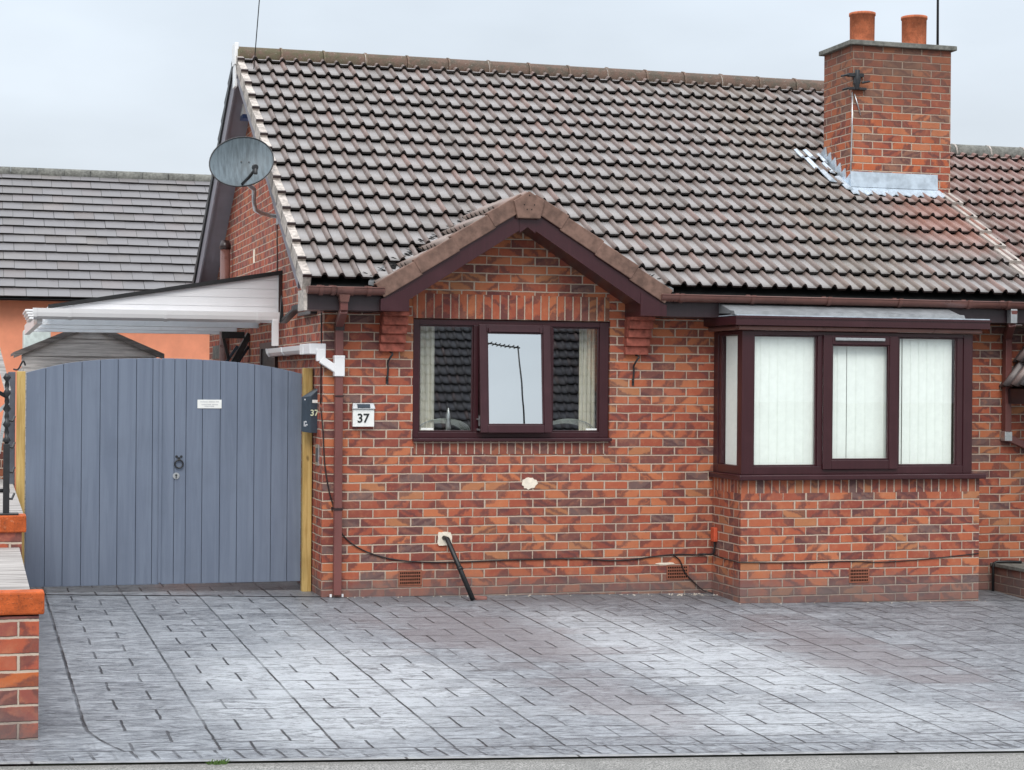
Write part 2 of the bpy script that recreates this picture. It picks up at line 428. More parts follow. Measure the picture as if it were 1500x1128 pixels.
M['lead'] = plain('lead_sheet', (.19, .20, .21), .5, .5, .22, 9, metal=.15, bump=.5)
M['lead_bright'] = plain('new_lead_sheet', (.50, .57, .64), .38, .5, .2, 12, metal=.3, bump=.4)
M['pot_inside'] = plain('sooty_clay', (.05, .03, .025), .9)
M['concrete'] = plain('weathered_concrete', (.17, .17, .155), .9, .2, .35, 22, bump=.6)
def gate_paint():
    m = woodgrain('blue_grey_gate_paint', (.142, .172, .232), (.168, .202, .266), 'z', False, .5, .5)
    return m
M['gate'] = gate_paint()
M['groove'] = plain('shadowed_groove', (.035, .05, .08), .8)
M['timber'] = woodgrain('treated_softwood', (.42, .27, .085), (.60, .43, .17), 'z', True, .7)
M['shedwood'] = woodgrain('weathered_shed_board', (.34, .32, .31), (.62, .59, .57), 'x', True, .85)
M['black'] = plain('black_coated_metal', (.018, .019, .022), .38, .5, .3)
M['blackplastic'] = plain('black_plastic', (.012, .012, .013), .45, .5, .3)
M['anthracite'] = plain('anthracite_letterbox_metal', (.035, .05, .07), .35, .5, .15)
M['steel'] = plain('brushed_steel', (.55, .56, .57), .3, .5, .1, 40, metal=.8)
M['white_metal'] = plain('white_enamel_plate', (.82, .83, .80), .35, .5, .05, 12)
M['ink'] = plain('black_lettering', (.015, .02, .018), .5)
M['glow'] = plain('pale_yellow_lettering', (.72, .78, .55), .5)
M['faint'] = plain('faded_grey_lettering', (.55, .56, .58), .6)
M['orange_render'] = plain('orange_painted_render', (.80, .31, .185), .85, .2, .10, 3, bump=.3)
def clay(name, c, dark, pale):
    g = G(name, .82, .3); v, x, y, z = g.obj(); a = g.noise(v, 9, 6, .7); b_ = g.noise(v, 75, 4, .75); d = g.noise(g.vscale(v, (1, 1, .35)), 22, 5, .7)
    k = g.mix(g.step(a, .35, .66), tuple(q*.62 for q in c), c); k = g.mix(g.mul(g.step(b_, .54, .66), .55), k, dark); k = g.mix(g.mul(g.step(d, .56, .70), .45), k, dark)
    k = g.mix(g.mul(g.step(g.noise(v, 30, 4, .7), .60, .70), .4), k, pale); g.col(k); g.bump(g.add(a, b_), .9, .006); return g.m
M['coping'] = clay('orange_clay_coping', (.58, .120, .030), (.10, .040, .025), (.62, .36, .22))
M['terracotta'] = clay('terracotta_pot', (.66, .20, .095), (.24, .085, .05), (.62, .32, .20))
M['plaster'] = plain('cream_plaster_patch', (.80, .72, .60), .9, .2, .12, 30, bump=.5)
M['dish'] = plain('grey_dish_metal', (.105, .135, .155), .5, .4, .35, 12, stretch=(3, 1, .5))
M['orangeplastic'] = plain('orange_plastic', (.52, .085, .035), .6)
M['blueplastic'] = plain('blue_plastic', (.05, .09, .22), .4)
M['soffit'] = plain('grey_soffit_board', (.20, .19, .22), .5, .4, .08, 5)
M['dark_room'] = plain('dim_room_wall', (.16, .15, .13), .9)
M['curtain'] = woodgrain('net_curtain_cloth', (.70, .66, .56), (.90, .85, .74), 'z', False, .9)
M['blind'] = plain('cream_blind_fabric', (.93, .95, .92), .8, .3, .03, 20)
def translucent():
    g = G('opal_polycarbonate', .4); g.col((.88, .90, .92)); g.b.inputs['Transmission Weight'].default_value = .0
    n = g.n.new('ShaderNodeBsdfTranslucent'); n.inputs[0].default_value = (.92, .95, .97, 1); m = g.n.new('ShaderNodeMixShader'); m.inputs[0].default_value = .65
    g.l.new(g.b.outputs[0], m.inputs[1]); g.l.new(n.outputs[0], m.inputs[2]); g.l.new(m.outputs[0], g.n['Material Output'].inputs[0]); return g.m
M['translucent'] = translucent()
M['poly'] = plain('pale_polycarbonate', (.78, .82, .86), .3, .5, .05, 6)
M['dark_wood'] = plain('dark_brown_door_frame', (.035, .018, .016), .4)
M['vent'] = plain('terracotta_airbrick', (.27, .098, .06), .85, .3, .15, 40)
M['hole'] = plain('black_opening', (.008, .007, .006), .9, .1)
M['decking'] = woodgrain('bleached_plank_paving', (.17, .155, .145), (.50, .47, .45), 'x', False, .85, .8)
M['clear_glass'] = glassmat('window_glass', .20, (.90, .95, 1))
M['coated_glass'] = glassmat('tilted_vent_glass', .72, (.97, 1, 1))
M['bay_glass'] = glassmat('bay_window_glass', .03)
M['side_glass'] = glassmat('side_light_glass', -.12)
M['grass'] = plain('weed_leaf', (.06, .12, .02), .7)

def paving():
    g = G('imprinted_concrete', .4, .5); v, x, y, z = g.obj()
    wob = g.noise(v, 5, 3); w2 = g.noise(v, 26, 3)
    dx = g.add(g.mul(g.sub(wob, .5), .018), g.mul(g.sub(w2, .5), .010))
    xx = g.add(x, dx); yy = g.add(y, g.mul(g.sub(wob, .5), .02))
    P = .6055
    u = g.M('DIVIDE', g.add(xx, 100*P+.40), P); fu = g.fr(u); ui = g.fl(u)
    q = g.M('DIVIDE', g.sub(20*.61-.64, yy), .305); qi = g.fl(q); fq = g.fr(q); par = g.M('MODULO', qi, 2.)
    inner = g.mul(g.M('GREATER_THAN', y, -6.03), g.M('GREATER_THAN', x, -2.17))                # stamped field, the kerb border is cut differently
    def line(f, c, w): return g.sub(1., g.step(g.M('ABSOLUTE', g.sub(f, c)), w*.5, w*1.35))
    solid = g.M('MAXIMUM', line(fu, 0., .0105), line(fu, 1., .0105))
    vis = g.add(.35, g.mul(g.step(g.noise(v, 1.7, 3), .35, .6), .65))
    a = g.mul(line(fu, .2900, .0105), par); b = g.mul(line(fu, .6400, .0105), g.sub(1., par))
    dash = g.mul(g.M('MAXIMUM', a, b), g.mul(g.step(fq, -.02, .03), g.sub(1., g.step(fq, .97, 1.02))))
    dash = g.mul(dash, g.add(.45, g.mul(g.step(g.noise(v, .9, 3), .36, .56), .55)))
    solid = g.mul(solid, vis)
    cross = g.mul(g.M('MAXIMUM', line(fq, 0., .026), line(fq, 1., .026)), g.add(.16, g.mul(g.step(g.noise(v, 2.1, 3), .44, .60), .62)))
    field = g.mul(g.M('MAXIMUM', g.M('MAXIMUM', solid, dash), cross), inner)
    rim = g.sub(1., g.step(g.M('ABSOLUTE', g.add(yy, 6.03)), .004, .011))
    bu = g.fr(g.M('DIVIDE', g.add(xx, g.mul(y, .12)), .103))
    bord = g.mul(g.mul(g.M('MAXIMUM', line(bu, 0., .07), line(bu, 1., .07)), g.M('LESS_THAN', y, -6.03)), g.mul(g.step(y, -6.24, -6.22), g.add(.15, g.mul(g.step(g.noise(v, 3.7, 2), .4, .6), .7))))
    bend = g.M('POWER', g.step(g.sub(0., y), 5.1, 6.35), 2.0)
    ex = g.sub(g.add(g.add(x, 2.243), dx), g.mul(bend, .22))
    ej = g.mul(g.mul(g.sub(1., g.step(g.M('ABSOLUTE', ex), .003, .012)), g.M('GREATER_THAN', y, -6.05)), g.add(.5, g.mul(g.step(g.noise(v, 3, 4), .4, .6), .5)))
    field = g.M('MAXIMUM', field, ej)
    joint = g.M('MAXIMUM', field, g.M('MAXIMUM', g.mul(rim, .75), bord), clamp=True)
    # slate-like relief, stretched along the courses
    s1 = g.noise(g.vscale(v, (1.9, 5.2, 1)), 2.2, 9, .74, 1.9)
    s2 = g.noise(g.vscale(v, (7, 17, 1)), 2.4, 7, .74, 1.4)
    s3 = g.noise(v, .55, 4, .6)
    rb, rc, rd = g.white(g.comb(ui, qi, par))
    # tones: pale blue release powder, mid grey, brown-violet base colour showing through
    t = g.add(g.mul(s1, .62), g.mul(s2, .38)); t = g.add(t, g.mul(g.sub(rb, .5), .045))
    pale = (.315, .340, .372); mid = (.165, .180, .202); dk = (.036, .040, .048)
    c = g.ramp(t, [(.385, dk), (.45, mid), (.53, pale), (.61, (.46, .495, .535))])
    # lighter areas: sky sheen painted into the colour; brown areas: slab's own patches
    def blob(cx, cy, rx, ry, rot=0.):
        ca, sa = math.cos(rot), math.sin(rot); px = g.sub(x, cx); py = g.sub(y, cy)
        a_ = g.M('DIVIDE', g.add(g.mul(px, ca), g.mul(py, sa)), rx); b_ = g.M('DIVIDE', g.sub(g.mul(py, ca), g.mul(px, sa)), ry)
        d_ = g.M('SQRT', g.add(g.mul(a_, a_), g.mul(b_, b_)))
        e_ = g.add(g.mul(g.sub(s1, .5), .8), g.mul(g.sub(s3, .5), 1.3))
        return g.sub(1., g.step(g.add(g.add(d_, e_), g.mul(g.sub(rb, .5), .55)), .45, 1.2))
    light = g.M('MAXIMUM', blob(2.15, -3.4, .85, 2.6, .14), g.M('MAXIMUM', blob(-.6, -4.3, .95, 2.0, -.1), g.mul(blob(1.9, -5.3, 1.6, .6), .8)))
    c = g.mix(g.mul(light, g.add(.22, g.mul(g.step(t, .41, .53), .58))), c, (.60, .635, .67))
    brown = g.M('MAXIMUM', blob(.75, -1.9, .75, 1.7, .15), g.M('MAXIMUM', blob(3.4, -3.2, .6, 1.9, .1), g.mul(blob(.95, -4.7, .4, 1.2), .7)))
    c = g.mix(g.mul(brown, .60), c, g.mix(s2, (.150, .135, .145), (.300, .268, .282)))
    damp_refl = g.M('MAXIMUM', g.sub(1., g.step(g.add(g.sub(0., y), g.mul(g.sub(s3, .5), 1.2)), .25, 1.0)), g.mul(g.step(g.add(x, g.mul(g.sub(s3, .5), 2)), 3.4, 5.2), .45))
    damp_refl = g.mul(damp_refl, g.step(g.add(x, y), -1.2, .2))
    c = g.mix(g.mul(damp_refl, .50), c, (.105, .112, .125))  # darker by the house: wall reflection painted in with damp; right side darker too
    c = g.mix(joint, c, (.030, .033, .040))
    edge = g.sub(1., g.step(y, -6.265, -6.245)); c = g.mix(g.mul(edge, g.add(.35, g.mul(g.step(g.noise(v, 7, 5, .7), .38, .6), .5))), c, (.44, .45, .45))
    kj = g.fr(g.M('DIVIDE', g.add(x, 40.3), .91)); c = g.mix(g.mul(edge, g.sub(1., g.step(g.M('ABSOLUTE', g.sub(kj, .5)), .004, .012))), c, (.03, .03, .03))
    grit = g.noise(v, 190, 2, .7); c = g.mix(g.mul(g.step(grit, .66, .74), .35), c, (.55, .56, .57)); c = g.mix(g.mul(g.step(grit, .36, .28), .4), c, (.05, .05, .055))
    # ribbed strip along the boundary
    rib = g.mul(g.sub(1., g.step(x, -2.29, -2.26)), g.step(g.noise(g.vscale(v, (1.5, 40, 1)), 2.2, 3, .6, .5), .46, .60))
    c = g.mix(g.mul(rib, .45), c, (.13, .15, .18))
    g.col(c)
    g.rgh(g.add(.27, g.mul(g.add(t, g.mul(damp_refl, -.25)), .32)))
    h = g.sub(g.add(g.mul(s1, 1.0), g.mul(s2, .5)), g.mul(joint, 1.0))
    g.bump(h, 1.0, .022); return g.m
M['paving'] = paving()
def asphalt():
    g = G('grey_tarmac', .9, .3); v, x, y, z = g.obj()
    n = g.noise(v, 110, 3, .75); n2 = g.noise(v, 3, 4); n3 = g.noise(v, 30, 3)
    c = g.mix(g.step(n, .38, .66), (.12, .12, .115), (.42, .41, .39)); c = g.mix(g.mul(g.step(n2, .4, .7), .4), c, (.15, .15, .145))
    edge = g.mul(g.step(g.add(y, g.mul(g.sub(n3, .5), .16)), -6.40, -6.34), .45); c = g.mix(edge, c, (.12, .115, .105))
    g.col(c); g.bump(n, .7, .006); return g.m
M['asphalt'] = asphalt()

# ================================================================== ground
def gz(x, y):
    t = min(max(-y/6.3, 0), 1.0)
    xx = min(max(x, -6), 12)
    return -.014*xx + t*(-.10-.023*xx)
def sheet(name, xs, ys, fz, mat):
    b = B(); 
    for i in range(len(xs)-1):
        for j in range(len(ys)-1):
            b.quad(*[(x, y, fz(x, y)) for x, y in ((xs[i], ys[j]), (xs[i+1], ys[j]), (xs[i+1], ys[j+1]), (xs[i], ys[j+1]))])
    return b.build(name, mat)
def rng(a, b, n): return [a+(b-a)*k/n for k in range(n+1)]
struct(sheet('driveway', rng(-3.6, 12, 30), rng(-6.30, 0, 20)+rng(0, 13.5, 6)[1:], gz, M['paving']))
struct(sheet('road', rng(-20, 40, 30), rng(-14.5, -6.303, 8), lambda x, y: gz(x, -6.3)-.010-.012*max(0, min(4, -6.3-y)), M['asphalt']))
struct(sheet('verge_ground', rng(-20, 40, 4), rng(-19.6, -14.5, 2), lambda x, y: gz(x, -6.3)-.11-.30*(-14.5-y), plain('far_pavement', (.16, .16, .155), .9)))
b = B(); b.quad((-400, -400, -2.2), (400, -400, -2.2), (400, 400, -2.2), (-400, 400, -2.2)); struct(b.build('ground', plain('open_ground', (.10, .11, .07), .95, .2, .3, .4)))
b = B()
for i, (x0, x1) in enumerate(zip(rng(-2.30, .10, 12)[:-1], rng(-2.30, .10, 12)[1:])):
    f = lambda x: .39-(x+2.27)*.165
    b.hexa([(x0, f(x0)-.008, gz(x0, 0)-.02), (x1, f(x1)-.008, gz(x1, 0)-.02), (x1, f(x1)+.008, gz(x1, 0)-.02), (x0, f(x0)+.008, gz(x0, 0)-.02),
            (x0, f(x0)-.008, gz(x0, 0)+.004), (x1, f(x1)-.008, gz(x1, 0)+.004), (x1, f(x1)+.008, gz(x1, 0)+.004), (x0, f(x0)+.008, gz(x0, 0)+.004)])
struct(b.build('expansion_joint', M['hole']))


# ================================================================== bungalow
H = thing('bungalow', (0, 0, 0), 'red brick bungalow with tiled roof, small gable over one window and rosewood bay window', 'house')
EZ = 2.645; EY = -.297; TH = .545; T = math.tan(TH)
def rz(y): return EZ+(y-EY)*T
RY = 3.93; RZ = rz(RY)
XL, XR = -.23, 6.775

# --- walls
wx0, wx1, wz0, wz1 = .775, 2.553, 1.335, 2.362     # front window opening
b = B()
def wq(x0, z0, x1, z1, y=0.): b.quad((x0, y, z0), (x1, y, z0), (x1, y, z1), (x0, y, z1))
TOPZ = 2.40
wq(0, -.15, wx0, TOPZ); wq(wx1, -.15, 7.2, TOPZ); wq(wx0, -.15, wx1, wz0); wq(wx0, wz1+.005, wx1, TOPZ)
b.quad((0.42, 0, TOPZ), (2.91, 0, TOPZ), (2.91, 0, 2.45), (1.665, 0, 3.26), (.42, 0, 2.45))
for p in (((wx0, 0, wz0), (wx0, .13, wz0), (wx0, .13, wz1), (wx0, 0, wz1)), ((wx1, 0, wz0), (wx1, .13, wz0), (wx1, .13, wz1), (wx1, 0, wz1)),
          ((wx0, 0, wz0), (wx1, 0, wz0), (wx1, .13, wz0), (wx0, .13, wz0)), ((wx0, 0, wz1), (wx1, 0, wz1), (wx1, .13, wz1), (wx0, .13, wz1))): b.quad(*p)
b.build('front_wall', M['brick'], H, normals=False)
b = B()      # gable wall, faces -x
b.quad((0, 0, -.15), (0, 0, 2.42), (0, 7.86, 2.42), (0, 7.86, -.15)); b.quad((0, 0, 2.42), (0, 0, 2.66), (0, RY, RZ-.12), (0, 7.86, 2.66), (0, 7.86, 2.42))
b.quad((0, 7.86, -.15), (0, 7.86, 2.7), (7.2, 7.86, 2.7), (7.2, 7.86, -.15)); b.quad((7.2, 0, -.15), (7.2, 7.86, -.15), (7.2, 7.86, 2.3), (7.2, 0, 2.3))
b.build('gable_wall', M['brick_side'], H, normals=False)
b = B(); b.box(wx0-.005, -.004, wz1+.002, wx1-.01, .03, wz1+.213); b.build('soldier_course', M['soldier'], H)
b = B(); b.box(wx0+.01, -.004, wz0-.135, wx1-.01, .03, wz0-.025); b.build('sill_course', M['sillbrick'], H)
# bay brickwork
BX0, BX1, BY = 3.533, 5.846, -.64
b = B(); b.box(BX0, BY, -.25, BX1, -.002, .878); b.build('bay_wall', M['brick'], H)
b = B(); b.box(BX0, BY, .878, BX1, -.002, .994); b.build('bay_header_course', M['bayhead'], H)

# --- corbels
for cx in (.475, 2.68):
    b = B()
    for k in range(5):
        d = .05+.035*k; z = 2.075+.075*k
        hgt = .066 if k < 4 else .03
        b.box(cx+.002*k, -d, z, cx+.215+.002*k, .01, z+hgt)
        if k < 4: b.box(cx+.008, -d+.006, z+hgt, cx+.207, .01, z+.075)
    b.build('corbel', plain('corbel_brick_%d' % int(cx*10), (.30, .088, .062), .85, .3, .5, 16, bump=.6), H, bevel=.003)

# --- roof tiling
def tiles(name, org, ux, us, ncol, p, nrow, g, mat, parent, keep=None, flat=False, start=0., t=.046, last=None):
    org, ux, us = Vector(org), Vector(ux).normalized(), Vector(us).normalized(); n = ux.cross(us)
    prof = [(0, .001), (.05, 0), (.58, 0), (.605, .004), (.645, .022), (.715, .034), (.79, .037), (.865, .031), (.93, .016), (1.0, .001)]
    if flat: prof = [(0, 0), (.985, 0)]
    b = B(); r1 = []; r2 = []; rl = []; bt_ = []
    for k in range(nrow):
        for c in range(ncol):
            off = (.5*(k % 2) if flat else 0)
            x0 = (c-off)*p; s0 = k*g
            if keep and not keep(org+ux*(x0+p/2)+us*(s0+g/2), x0, s0): continue
            jx = random.uniform(-.0015, .0015); js = random.uniform(-.004, .004); jh = random.uniform(-.002, .003); tl = random.uniform(-.003, .003)
            ra, rb_ = random.random(), random.random()
            L = g+.02
            if last and k == nrow-1: L = last
            i0 = len(b.v); m = len(prof)
            for row, (s, lift) in enumerate(((0, t-.020), (0, t), (L*.5, t*.5), (L, .002))):
                for (fx, h) in prof:
                    hh = h*(1 if row else .92)
                    q = org+ux*(x0+fx*p+jx)+us*(s0+s+js)+n*(hh+lift+jh+tl*fx)
                    if row == 0: q = q+us*.004
                    b.v.append(tuple(q))
            for row in range(3):
                for j in range(m-1):
                    b.f.append((i0+row*m+j, i0+row*m+j+1, i0+(row+1)*m+j+1, i0+(row+1)*m+j)); b.mi.append(0); b.sm.append(row > 0 and not flat)
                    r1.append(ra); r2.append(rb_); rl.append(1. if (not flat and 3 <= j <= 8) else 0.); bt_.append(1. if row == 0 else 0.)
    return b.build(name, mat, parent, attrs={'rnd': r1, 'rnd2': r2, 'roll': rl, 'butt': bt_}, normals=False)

GX, GH, GZ0, GHW = 1.665, 3.40, 2.585, 1.262       # small gable: centre x, apex z, foot z, half width
def gab(x): return GH-.02-abs(x-GX)*(GH-GZ0)/GHW
def keep_main(q, x0, s0):
    if q.y < 1.2 and abs(q.x-GX) < GHW+.15 and gab(q.x) > rz(q.y)+.0: return False
    if 5.72 < q.x < 6.72 and 1.60 < q.y < 2.15: return False
    return True
uS = (0, math.cos(TH), math.sin(TH))
SL = (RY-EY)/math.cos(TH)
gg = .3165
nr = int(SL/gg)+1
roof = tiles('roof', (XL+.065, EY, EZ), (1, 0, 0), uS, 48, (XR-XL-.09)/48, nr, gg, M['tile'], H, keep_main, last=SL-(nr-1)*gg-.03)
b = B()   # roof deck under the tiles, both slopes
b.cur = 0
dz = -.055
def rd(x0, x1, y0, y1): b.quad((x0, y0, rz(y0)+dz), (x1, y0, rz(y0)+dz), (x1, y1, rz(y1)+dz), (x0, y1, rz(y1)+dz))
rd(XL+.03, .40, EY+.02, .9); rd(2.93, XR, EY+.02, .9); rd(XL+.03, XR, .9, RY)
b.quad((XL+.03, RY, RZ+dz), (XR, RY, RZ+dz), (XR, 8.15, EZ+dz), (XL+.03, 8.15, EZ+dz))
o = b.build('roof_deck', M['underlay'], roof, normals=False)
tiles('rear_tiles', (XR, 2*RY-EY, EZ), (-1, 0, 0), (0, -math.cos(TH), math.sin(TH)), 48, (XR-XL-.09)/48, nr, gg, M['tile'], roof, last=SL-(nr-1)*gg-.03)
# ridge tiles
b = B(); L = .452; n = int((XR-XL+.02)/L)+1
for k in range(n):
    x0 = XL+.01+k*L; x1 = min(x0+L-.004, XR); zc = RZ-.015+random.uniform(-.003, .003)
    b.tube([(x0, RY, zc), (x0+.018, RY, zc), (x0+.02, RY, zc), (x1, RY, zc+.001)], .1, 12, True, rads=[.128, .128, .118, .118])
    if k and k % 3 == 0: b.cur = 1; b.tube([(x0-.006, RY, zc+.004), (x0+.006, RY, zc+.004)], .12, 12, True, rads=[.119, .119]); b.cur = 0
b.build('ridge', [M['ridge'], M['verge']], roof)
b = B()
for k in range(70):   # ragged mortar bedding squeezed out below the ridge
    x0 = random.uniform(XL+.1, 5.6); w_ = random.uniform(.02, .10); h_ = random.uniform(.004, .02); yy = RY-.118
    zz = RZ-.015-.03
    b.hexa([(x0, yy-.012, zz-.035), (x0+w_, yy-.012, zz-.03), (x0+w_, yy+.02, zz-.03), (x0, yy+.02, zz-.035), (x0+.01, yy-.008, zz-.03+h_), (x0+w_*.8, yy-.008, zz-.025+h_), (x0+w_*.8, yy+.02, zz-.025+h_), (x0+.01, yy+.02, zz-.03+h_)])
mb = b.build('mortar_bedding', plain('bleached_mortar', (.42, .38, .33), .9, .2, .3, 20), roof); mb['kind'] = 'stuff'
# left verge: stepped cloaking units
b = B()
for k in range(nr):
    s0 = k*gg; s1 = min(s0+gg+.02, SL)
    def P(x, s, h): return (x, EY+s*math.cos(TH)-h*math.sin(TH), EZ+s*math.sin(TH)+h*math.cos(TH))
    xa, xb = XL-.004, XL+.066
    b.hexa([P(xa, s0-.012, -.085), P(xb, s0-.012, -.085), P(xb, s1, -.11), P(xa, s1, -.11), P(xa, s0-.012, .062), P(xb, s0-.012, .062), P(xb, s1, .018), P(xa, s1, .018)])
    b.cur = 1; b.hexa([P(xa-.003, s0-.018, .040), P(xb+.003, s0-.018, .040), P(xb+.003, s0-.0125, .040), P(xa-.003, s0-.0125, .040), P(xa-.003, s0-.018, .066), P(xb+.003, s0-.018, .066), P(xb+.003, s0-.004, .066), P(xa-.003, s0-.004, .066)]); b.cur = 0  # dark lip at each step stands in for its shadow line
b.build('verge', [M['verge'], M['rainware_dark']], roof, bevel=.003)
# party verge on the right
b = B()
for k in range(nr-1):
    s0 = k*gg; s1 = s0+gg+.012
    xa, xb = XR-.115, XR+.012
    b.hexa([P(xa, s0-.004, -.10), P(xb, s0-.004, -.10), P(xb, s1, -.12), P(xa, s1, -.12), P(xa, s0-.004, .066), P(xb, s0-.004, .060), P(xb, s1, .026), P(xa, s1, .026)])
b.build('party_verge', plain('pale_mortar_fillet', (.40, .36, .33), .8, .3, .2, 20), roof, bevel=.003)
# rear barge board + soffit along gable
b = B()
def RP(x, s, h): return (x, 2*RY-EY-s*math.cos(TH)+h*math.sin(TH), EZ+s*math.sin(TH)+h*math.cos(TH))
b.hexa([RP(XL, -.03, -.25), RP(XL+.02, -.03, -.25), RP(XL+.02, SL, -.25), RP(XL, SL, -.25), RP(XL, -.03, -.058), RP(XL+.02, -.03, -.058), RP(XL+.02, SL, -.058), RP(XL, SL, -.058)])
b.cur = 1
b.hexa([RP(XL+.02, -.03, -.18), RP(0, -.03, -.18), RP(0, SL-.1, -.18), RP(XL+.02, SL-.1, -.18), RP(XL+.02, -.03, -.17), RP(0, -.03, -.17), RP(0, SL-.1, -.17), RP(XL+.02, SL-.1, -.17)])
b.build('rear_bargeboard', [M['soffit'], M['soffit']], H)
b = B()
for k in range(nr):
    s0 = k*gg; s1 = min(s0+gg, SL)
    b.hexa([RP(XL-.02, s0, -.055), RP(XL+.08, s0, -.055), RP(XL+.08, s1, -.055), RP(XL-.02, s1, -.055), RP(XL-.02, s0, .06), RP(XL+.08, s0, .06), RP(XL+.08, s1, .02), RP(XL-.02, s1, .02)])
b.build('rear_verge', M['blackplastic'], roof)
# front slope bargeboard under the verge
b = B(); b.hexa([P(XL+.012, .25, -.21), P(XL+.032, .25, -.21), P(XL+.032, SL, -.21), P(XL+.012, SL, -.21), P(XL+.012, .25, -.10), P(XL+.032, .25, -.10), P(XL+.032, SL, -.10), P(XL+.012, SL, -.10)])
b.cur = 1; b.hexa([P(XL+.032, .25, -.17), P(.0, .25, -.17), P(.0, SL, -.17), P(XL+.032, SL, -.17), P(XL+.032, .25, -.16), P(.0, .25, -.16), P(.0, SL, -.16), P(XL+.032, SL, -.16)])
b.build('front_bargeboard', [M['soffit'], M['soffit']], H)
# white finial block + white box end
b = B(); b.box(XL-.022, RY-.10, RZ-.10, XL+.02, RY+.12, RZ+.125); b.box(XL-.015, RY-.075, RZ-.33, XL+.012, RY+.10, RZ-.10); b.build('gable_end_cap', M['white_pvc'], H, bevel=.004)
b = B(); b.box(XL+.004, -.335, 2.40, XL+.032, -.04, 2.57); b.build('box_end', M['verge'], H)

# --- fascia, soffit, gutters
for x0_, x1_ in ((XL+.034, .43), (2.90, 7.2)):
    b = B(); b.box(x0_, -.335, 2.405, x1_, -.315, 2.60); b.box(x0_, -.315, 2.405, x1_, 0, 2.415); b.build('fascia', M['fascia'], H)
def gutter(x0, x1, y, z, brs, name='gutter', r=.060, mat='rainware', br='gutter_bracket'):
    b = B(); b.tube([(x0, y, z), (x1, y, z)], r, 12, False, arc=(180, 360)); b.tube([(x0, y, z), (x1, y, z)], r-.004, 12, False, arc=(180, 360))
    for xe in (x0, x1):
        pts = [(xe, y+r*math.cos(a), z+r*math.sin(a)) for a in [math.pi+math.pi*k/12 for k in range(13)]]; b.prism(pts, (.004, 0, 0))
    b.tube([(x0, y-r, z), (x1, y-r, z)], .006, 6); b.tube([(x0, y+r, z), (x1, y+r, z)], .005, 6)
    g_ = b.build(name, M[mat], H if mat == 'rainware' else None, normals=False)
    for xb in brs:
        b = B(); w_ = .018
        for s_ in (r+.004, r+.009): b.tube([(xb-w_, y, z), (xb+w_, y, z)], s_, 12, False, arc=(178, 362))
        pts = []
        b.box(xb-w_, y-r-.014, z-.004, xb+w_, y-r+.006, z+.010); b.box(xb-w_, y+r-.004, z-.02, xb+w_, y+r+.02, z+.02)
        if mat == 'rainware': b.build(br, M[mat], g_, normals=False)
    return g_
# orient: tube() side vector for +x runs: angle 180..360 must be the lower half
gutter(XL+.02, .425, -.395, 2.590, (-.10, .0, .30))
gutter(2.865, 7.2, -.395, 2.590, (3.05, 3.72, 4.45, 5.15, 5.85, 6.25))
# union piece (darker collar) above the left downpipe
b = B(); b.tube([(.03, -.395, 2.588), (.17, -.395, 2.588)], .067, 16, False, arc=(178, 362)); b.hexa([(.06, -.43, 2.47), (.13, -.43, 2.47), (.13, -.355, 2.47), (.06, -.355, 2.47), (.05, -.44, 2.53), (.14, -.44, 2.53), (.14, -.35, 2.53), (.05, -.35, 2.53)]); b.build('gutter_outlet', M['rainware'], H, bevel=.002)

# --- downpipes
def sqpipe(name, pts, w, mat, parent, bev=.006):
    b = B()
    for p, q in zip(pts[:-1], pts[1:]):
        p, q = Vector(p), Vector(q); up = (1, 0, 0) if abs((q-p).normalized().x) < .9 else (0, 0, 1); b.beam(p, q, w, w, up)
    return b.build(name, mat, parent, bevel=bev)
dpm = plain('red_brown_downpipe', (.17, .062, .055), .38, .5, .18, 5, stretch=(1, 1, .25))
dp = sqpipe('downpipe', [(.123, -.052, 2.30), (.123, -.052, .02)], .066, dpm, H)
sqpipe('swan_neck', [(.095, -.385, 2.48), (.097, -.375, 2.405), (.123, -.052, 2.295)], .064, dpm, dp)
b = B(); b.box(.083, -.092, 2.245, .163, -.012, 2.30); b.box(.083, -.092, 1.69, .163, -.012, 1.70); b.box(.075, -.02, .735, .171, -.006, .76); b.box(.085, -.09, .735, .161, -.012, .755); b.each('pipe_bracket', M['rainware_dark'], dp)
b = B(); b.box(.10, -.11, 2.36, .112, -.08, 2.38); b.cur = 0
for xx in (.07, .17): b.box(xx-.008, -.055, gz(.1, 0)+.005, xx+.008, -.04, gz(.1, 0)+.03)
b.each('pipe_clip', M['white_pvc'], dp)
dpr = sqpipe('downpipe', [(6.475, -.055, 2.30), (6.475, -.055, 1.34)], .066, dpm, H)
sqpipe('swan_neck', [(6.32, -.395, 2.52), (6.32, -.385, 2.40), (6.475, -.055, 2.285)], .066, dpm, dpr)
sqpipe('pipe_offset', [(6.475, -.055, 1.345), (7.10, -.055, 1.10)], .066, dpm, dpr)
b = B(); b.box(6.435, -.092, 1.31, 6.515, -.015, 1.40); b.build('pipe_joint', M['steel'], dpr, bevel=.006)
b = B(); b.box(6.285, -.425, 2.40, 6.352, -.355, 2.53); b.build('pipe_collar', M['steel'], dpr, bevel=.003)

